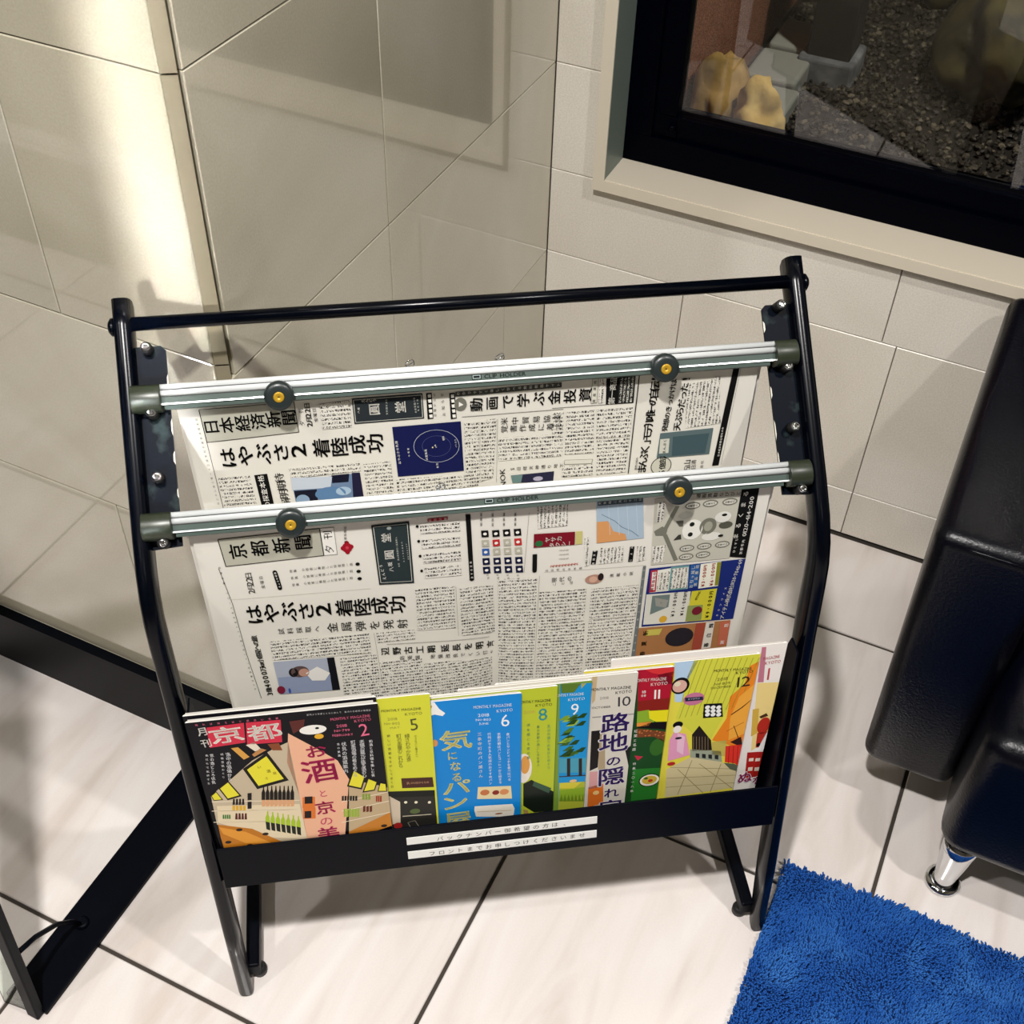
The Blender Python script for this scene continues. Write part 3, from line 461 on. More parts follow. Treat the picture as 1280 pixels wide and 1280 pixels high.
DATA={'paper1':[('q','c1c0b2',1,[(-.2583,.7293),(-.1716,.7303),(-.1713,.6947),(-.2574,.6902)]),('l','101010',2,(-.2581,.7303),(-.1715,.7316),.0006),('l','101010',2,(-.1715,.7316),(-.1713,.6947),.0006),('l','101010',2,(-.1713,.6947),(-.2574,.6902),.0006),('l','101010',2,(-.2574,.6902),(-.2581,.7303),.0006),('t','日本経済新聞','101010',3,(-.2502,.7087),(-.1782,.7131),.0147,90,1),('l','101010',2,(-.2583,.7293),(-.2559,.5992),.0005),('t','夕刊','101010',3,(-.167,.7054),(-.1664,.7203),.0048,90,0),('t','2月22日','101010',3,(-.16,.7027),(-.1602,.7257),.0057,90,1),('t','金曜日','101010',3,(-.1538,.7081),(-.154,.7201),.0038,90,0),('b','b',2,[(-.1489,.7265),(-.1201,.7287),(-.1214,.6957),(-.149,.6955)]),('t','日本経済新聞夕刊平成三十一年二月二十二日','101010',2,(-.2623,.7189),(-.2598,.6099),.0022,90,0),('t','はやぶさ2','101010',3,(-.2411,.6692),(-.174,.6711),.0156,90,1,1.3000),('t','着陸成功','101010',3,(-.1522,.672),(-.1007,.6725),.0172,90,1,1.1000),('b','b',2,[(-.2548,.6457),(-.2246,.6456),(-.2227,.6033),(-.2548,.6014)]),('q','101010',2,[(-.2201,.6441),(-.2076,.6448),(-.2063,.6002),(-.2184,.5994)]),('t','の探査本格','f4f2ea',3,(-.2128,.6033),(-.2143,.6391),.0064,90,0),('t','解明期待','101010',3,(-.1944,.6056),(-.1967,.6382),.0099,90,0),('b','b',2,[(-.1866,.6501),(-.1173,.6512),(-.1176,.6382),(-.1852,.6358)]),('q','6f86a6',2,[(-.1856,.6326),(-.1185,.6361),(-.1174,.6001),(-.1846,.6)]),('q','c6d0dc',3,[(-.1858,.637),(-.1458,.6343),(-.1488,.6196),(-.1862,.6205)]),('q','16182c',3,[(-.1464,.6359),(-.1289,.6362),(-.1306,.6253),(-.1466,.6256)]),('q','22203c',3,[(-.1264,.637),(-.1185,.6366),(-.1173,.6013),(-.1279,.6009)]),('e','5f84ac',4,(-.1496,.6118),.0152,.0067),('e','a9c2d8',4,(-.1365,.6137),.0076,.0042),('q','1a1c2c',3,[(-.1848,.6192),(-.1625,.6189),(-.1629,.5997),(-.1838,.5999)]),('e','8ba4c0',4,(-.1775,.606),.0067,.0054),('q','2c3236',2,[(-.1184,.7303),(-.0523,.7306),(-.0521,.6994),(-.1184,.6992)]),('l','dcdccf',3,(-.117,.7286),(-.0536,.7287),.0005),('l','dcdccf',3,(-.0536,.7287),(-.0535,.7012),.0005),('l','dcdccf',3,(-.0535,.7012),(-.117,.7012),.0005),('l','dcdccf',3,(-.117,.7012),(-.117,.7286),.0005),('t','圓','f4f2ea',4,(-.0984,.7154),(-.0982,.7154),.0109,90,1),('t','堂','f4f2ea',4,(-.0737,.7158),(-.0735,.7157),.0109,90,1),('t','えんどう','f4f2ea',4,(-.1082,.7267),(-.0975,.7267),.0033,90,0),('t','八坂','f4f2ea',4,(-.1135,.7138),(-.113,.7179),.0023,90,0),('t','京料理天ぷら','c8ccc4',4,(-.0869,.7091),(-.0866,.7257),.002,90,0),('t','本店祇園八坂','c8ccc4',4,(-.0597,.7085),(-.0605,.7252),.002,90,0),('t','電話予約','c8ccc4',4,(-.0572,.7104),(-.0574,.7229),.0017,90,0),('q','101010',2,[(-.049,.7303),(-.0436,.7304),(-.0432,.6985),(-.0488,.698)]),('q','f4f2ea',3,[(-.0476,.7287),(-.0446,.7288),(-.0444,.7249),(-.0473,.7248)]),('q','f4f2ea',3,[(-.0475,.7225),(-.0444,.7227),(-.0443,.7187),(-.0471,.7186)]),('q','f4f2ea',3,[(-.0473,.7163),(-.0443,.7164),(-.0441,.7125),(-.047,.7123)]),('q','f4f2ea',3,[(-.0472,.7101),(-.0441,.7102),(-.044,.7062),(-.0469,.706)]),('q','f4f2ea',3,[(-.0471,.7037),(-.044,.7039),(-.0438,.6998),(-.0467,.6997)]),('q','101010',2,[(-.0272,.7282),(-.0218,.7283),(-.021,.6963),(-.0266,.6958)]),('q','f4f2ea',3,[(-.0258,.7267),(-.0228,.7268),(-.0226,.7229),(-.0255,.7227)]),('q','f4f2ea',3,[(-.0256,.7205),(-.0226,.7206),(-.0224,.7166),(-.0253,.7165)]),('q','f4f2ea',3,[(-.0254,.7142),(-.0223,.7143),(-.0221,.7103),(-.025,.7102)]),('q','f4f2ea',3,[(-.0252,.7079),(-.0221,.708),(-.0219,.704),(-.0248,.7039)]),('q','f4f2ea',3,[(-.025,.7016),(-.0219,.7017),(-.0217,.6976),(-.0246,.6975)]),('t','日経からの','101010',3,(-.0415,.7025),(-.0413,.7275),.0027,90,0),('t','お知らせ','101010',3,(-.033,.7028),(-.0341,.7268),.0033,90,0),('q','4a4c48',2,[(-.0213,.7293),(.0802,.7316),(.0804,.7254),(-.0215,.7236)]),('t','わかりやすく楽しく学べる無料動画サイト','f4f2ea',3,(-.0189,.7275),(.077,.7292),.0033,90,0),('e','77776c',3,(-.0169,.7138),.006,.006),('q','f4f2ea',4,[(-.0184,.7171),(-.0186,.7108),(-.014,.7131)]),('t','動画で学ぶ金投資','101010',3,(-.0016,.7119),(.1039,.7138),.0129,90,1),('l','101010',2,(-.0156,.6975),(.083,.6978),.0005),('q','161c4e',2,[(-.0832,.6918),(-.0171,.6921),(-.0153,.6253),(-.0815,.6261)]),('l','c8ccd8',3,(-.0193,.6602),(-.0202,.6547),.0004),('l','5a5f96',3,(-.0276,.6611),(-.0282,.6576),.0003),('l','c8ccd8',3,(-.0202,.6547),(-.0226,.6497),.0004),('l','5a5f96',3,(-.0282,.6576),(-.0297,.6544),.0003),('l','c8ccd8',3,(-.0226,.6497),(-.0263,.6456),.0004),('l','5a5f96',3,(-.0297,.6544),(-.0321,.6518),.0003),('l','c8ccd8',3,(-.0263,.6456),(-.0311,.6426),.0004),('l','5a5f96',3,(-.0321,.6518),(-.0351,.6499),.0003),('l','c8ccd8',3,(-.0311,.6426),(-.0366,.641),.0004),('l','5a5f96',3,(-.0351,.6499),(-.0385,.6488),.0003),('l','c8ccd8',3,(-.0366,.641),(-.0425,.6409),.0004),('l','5a5f96',3,(-.0385,.6488),(-.0422,.6488),.0003),('l','c8ccd8',3,(-.0425,.6409),(-.0483,.6422),.0004),('l','5a5f96',3,(-.0422,.6488),(-.0458,.6496),.0003),('l','c8ccd8',3,(-.0483,.6422),(-.0536,.645),.0004),('l','5a5f96',3,(-.0458,.6496),(-.0492,.6514),.0003),('l','c8ccd8',3,(-.0536,.645),(-.0581,.649),.0004),('l','5a5f96',3,(-.0492,.6514),(-.052,.6539),.0003),('l','c8ccd8',3,(-.0581,.649),(-.0614,.6538),.0004),('l','5a5f96',3,(-.052,.6539),(-.0541,.657),.0003),('l','c8ccd8',3,(-.0614,.6538),(-.0634,.6593),.0004),('l','5a5f96',3,(-.0541,.657),(-.0553,.6604),.0003),('l','c8ccd8',3,(-.0634,.6593),(-.0639,.6649),.0004),('l','5a5f96',3,(-.0553,.6604),(-.0557,.664),.0003),('l','c8ccd8',3,(-.0639,.6649),(-.0628,.6703),.0004),('l','5a5f96',3,(-.0557,.664),(-.055,.6675),.0003),('l','c8ccd8',3,(-.0628,.6703),(-.0604,.6751),.0004),('l','5a5f96',3,(-.055,.6675),(-.0535,.6706),.0003),('l','c8ccd8',3,(-.0604,.6751),(-.0567,.6791),.0004),('l','5a5f96',3,(-.0535,.6706),(-.0511,.6732),.0003),('l','c8ccd8',3,(-.0567,.6791),(-.052,.682),.0004),('l','5a5f96',3,(-.0511,.6732),(-.0482,.675),.0003),('l','c8ccd8',3,(-.052,.682),(-.0466,.6836),.0004),('l','5a5f96',3,(-.0482,.675),(-.0448,.676),.0003),('l','c8ccd8',3,(-.0466,.6836),(-.0409,.6837),.0004),('l','5a5f96',3,(-.0448,.676),(-.0412,.6761),.0003),('l','c8ccd8',3,(-.0409,.6837),(-.0352,.6824),.0004),('l','5a5f96',3,(-.0412,.6761),(-.0376,.6753),.0003),('l','c8ccd8',3,(-.0352,.6824),(-.0299,.6798),.0004),('l','5a5f96',3,(-.0376,.6753),(-.0343,.6736),.0003),('l','c8ccd8',3,(-.0299,.6798),(-.0255,.6759),.0004),('l','5a5f96',3,(-.0343,.6736),(-.0314,.6711),.0003),('l','c8ccd8',3,(-.0255,.6759),(-.0221,.6712),.0004),('l','5a5f96',3,(-.0314,.6711),(-.0293,.6681),.0003),('l','c8ccd8',3,(-.0221,.6712),(-.02,.6658),.0004),('l','5a5f96',3,(-.0293,.6681),(-.028,.6647),.0003),('l','c8ccd8',3,(-.02,.6658),(-.0193,.6602),.0004),('l','5a5f96',3,(-.028,.6647),(-.0276,.6611),.0003),('t','はやぶさの軌跡','f4f2ea',4,(-.0787,.6452),(-.0803,.6721),.0028,90,0),('t','小惑星','f4f2ea',4,(-.0691,.6532),(-.0694,.6621),.002,90,0),('t','太陽','f4f2ea',4,(-.0422,.6615),(-.0429,.6638),.0017,90,0),('t','地球','f4f2ea',4,(-.0344,.6706),(-.0347,.6735),.0023,90,0),('t','火星軌道','f4f2ea',4,(-.0519,.6469),(-.0525,.6581),.0025,90,0),('t','着陸','dddddd',4,(-.0416,.6344),(-.0419,.6385),.0023,90,0),('t','イトカワ','dddddd',4,(-.0224,.6594),(-.0229,.6683),.002,90,0),('e','f0e0a0',4,(-.0455,.6614),.0007,.0007),('b','b',2,[(-.1141,.6468),(-.0876,.6484),(-.0864,.5997),(-.1136,.5993)]),('b','b',2,[(-.1334,.6421),(-.1194,.6429),(-.1189,.6383),(-.1338,.6376)]),('b','b',2,[(-.0833,.6229),(-.0378,.6213),(-.0368,.6024),(-.0829,.6017)]),('b','b',2,[(-.0362,.6199),(-.0149,.6211),(-.0006,.6018),(-.0351,.601)]),('b','b',2,[(-.0138,.6902),(.0006,.6909),(.0008,.6064),(-.0135,.6057)]),('b','b',2,[(.0022,.6908),(.0178,.6924),(.0141,.612),(.0015,.6063)]),('l','8f9088',2,(.0187,.6913),(.0176,.6045),.0003),('t','米中貿易協議','101010',3,(.0253,.6878),(.0776,.6865),.0073,90,0),('t','覚書作成に着手','101010',3,(.0253,.6776),(.0796,.6765),.0073,90,0),('b','b',2,[(.0194,.6662),(.0504,.6663),(.0509,.6358),(.0194,.6346)]),('b','b',2,[(.0521,.6661),(.0825,.6663),(.0835,.6358),(.0526,.6357)]),('t','NOK','101010',3,(.0245,.6014),(.0236,.6203),.0073,90,0),('t','S日経天神通り地下','101010',3,(.0339,.6227),(.084,.623),.0043,90,0),('q','2c2c44',2,[(.0322,.6135),(.0764,.6157),(.0759,.6015),(.034,.6027)]),('q','6d8a88',3,[(.0322,.6135),(.0443,.6138),(.0427,.6029),(.034,.6027)]),('e','b8b4c8',3,(.0601,.6069),.005,.0023),('q','101010',2,[(.1354,.7326),(.1518,.7332),(.1522,.6996),(.1351,.6998)]),('q','101010',2,[(.1234,.7321),(.1354,.7322),(.1351,.6998),(.1247,.6997)]),('t','第一商品','f4f2ea',3,(.1301,.7039),(.1306,.73),.0069,90,1),('b','w',3,[(.1363,.7315),(.151,.7322),(.1514,.7008),(.1364,.7007)]),('q','d8d6c8',2,[(.1099,.7329),(.1157,.733),(.1157,.7031),(.1099,.7026)]),('l','101010',3,(.1099,.7329),(.1157,.733),.0003),('l','101010',3,(.1157,.733),(.1157,.7031),.0003),('l','101010',3,(.1157,.7031),(.1099,.7026),.0003),('l','101010',3,(.1099,.7026),(.1099,.7329),.0003),('b','c',2,[(.1173,.7322),(.1222,.7324),(.1224,.7025),(.1174,.7019)]),('t','資産運用','101010',4,(.1127,.7055),(.1126,.7285),.003,90,0),('l','101010',2,(.0718,.6999),(.1519,.6997),.0005),('l','101010',3,(.1554,.7329),(.1538,.6052),.001),('b','b',2,[(.072,.6946),(.0836,.6956),(.0839,.638),(.0736,.6368)]),('b','b',2,[(.0861,.6953),(.1136,.6959),(.1159,.6369),(.0865,.6377)]),('b','b',2,[(.1161,.6956),(.1519,.6954),(.1518,.6559),(.1177,.656)]),('b','b',2,[(.1183,.6548),(.1515,.6548),(.1509,.6074),(.1205,.606)]),('b','b',2,[(.0845,.6218),(.1158,.6219),(.1166,.6065),(.085,.6064)]),('q','deddd0',2,[(.0868,.6303),(.1154,.6289),(.1148,.6231),(.0865,.6243)]),('l','101010',3,(.0868,.6303),(.1154,.6289),.0003),('l','101010',3,(.1154,.6289),(.1148,.6231),.0003),('l','101010',3,(.1148,.6231),(.0865,.6243),.0003),('l','101010',3,(.0865,.6243),(.0868,.6303),.0003),('t','「まんぷく」モデル唯一の自伝!','101010',3,(.1674,.6013),(.1726,.7272),.0103,90,1),('t','発想のきっかけは','101010',3,(.187,.6635),(.1905,.7214),.0066,90,1),('t','天ぷらだった!','101010',3,(.1994,.6645),(.2024,.7244),.0086,90,1),('t','連続小説の','101010',3,(.1613,.611),(.1616,.6251),.0027,90,0),('b','c',2,[(.2031,.7181),(.2304,.7219),(.2445,.6644),(.2084,.6613)]),('b','c',2,[(.2301,.724),(.2368,.7244),(.2419,.6647),(.2351,.6631)]),('q','5c6e70',2,[(.1828,.6572),(.2374,.6588),(.2373,.6236),(.182,.6234)]),('q','d0d0c4',3,[(.1835,.6492),(.1931,.6494),(.1937,.6298),(.1839,.6297)]),('t','まんぷく','101010',4,(.189,.6315),(.1886,.6464),.0033,90,1),('q','43585e',3,[(.1964,.6513),(.2338,.6524),(.2326,.6257),(.1977,.6254)]),('e','101010',2,(.1878,.6124),.0109,.0089),('e','cfcebf',3,(.1878,.6124),.0101,.0083),('t','5億部','101010',4,(.1895,.6032),(.1888,.621),.0073,90,1),('t','五山','101010',3,(.2157,.6051),(.2153,.6135),.0076,90,0),('t','日清','101010',3,(.2223,.6068),(.222,.6139),.0056,90,0),('t','自伝','101010',3,(.2312,.607),(.2311,.6129),.0033,90,0),('q','101010',2,[(.2481,.7344),(.2543,.7342),(.2493,.6067),(.2423,.6065)]),('t','日本経済新聞出版社の本','f4f2ea',3,(.2475,.6206),(.2472,.6574),.0023,90,0),('l','8f8f84',2,(.2556,.7345),(.2519,.6071),.0003)],
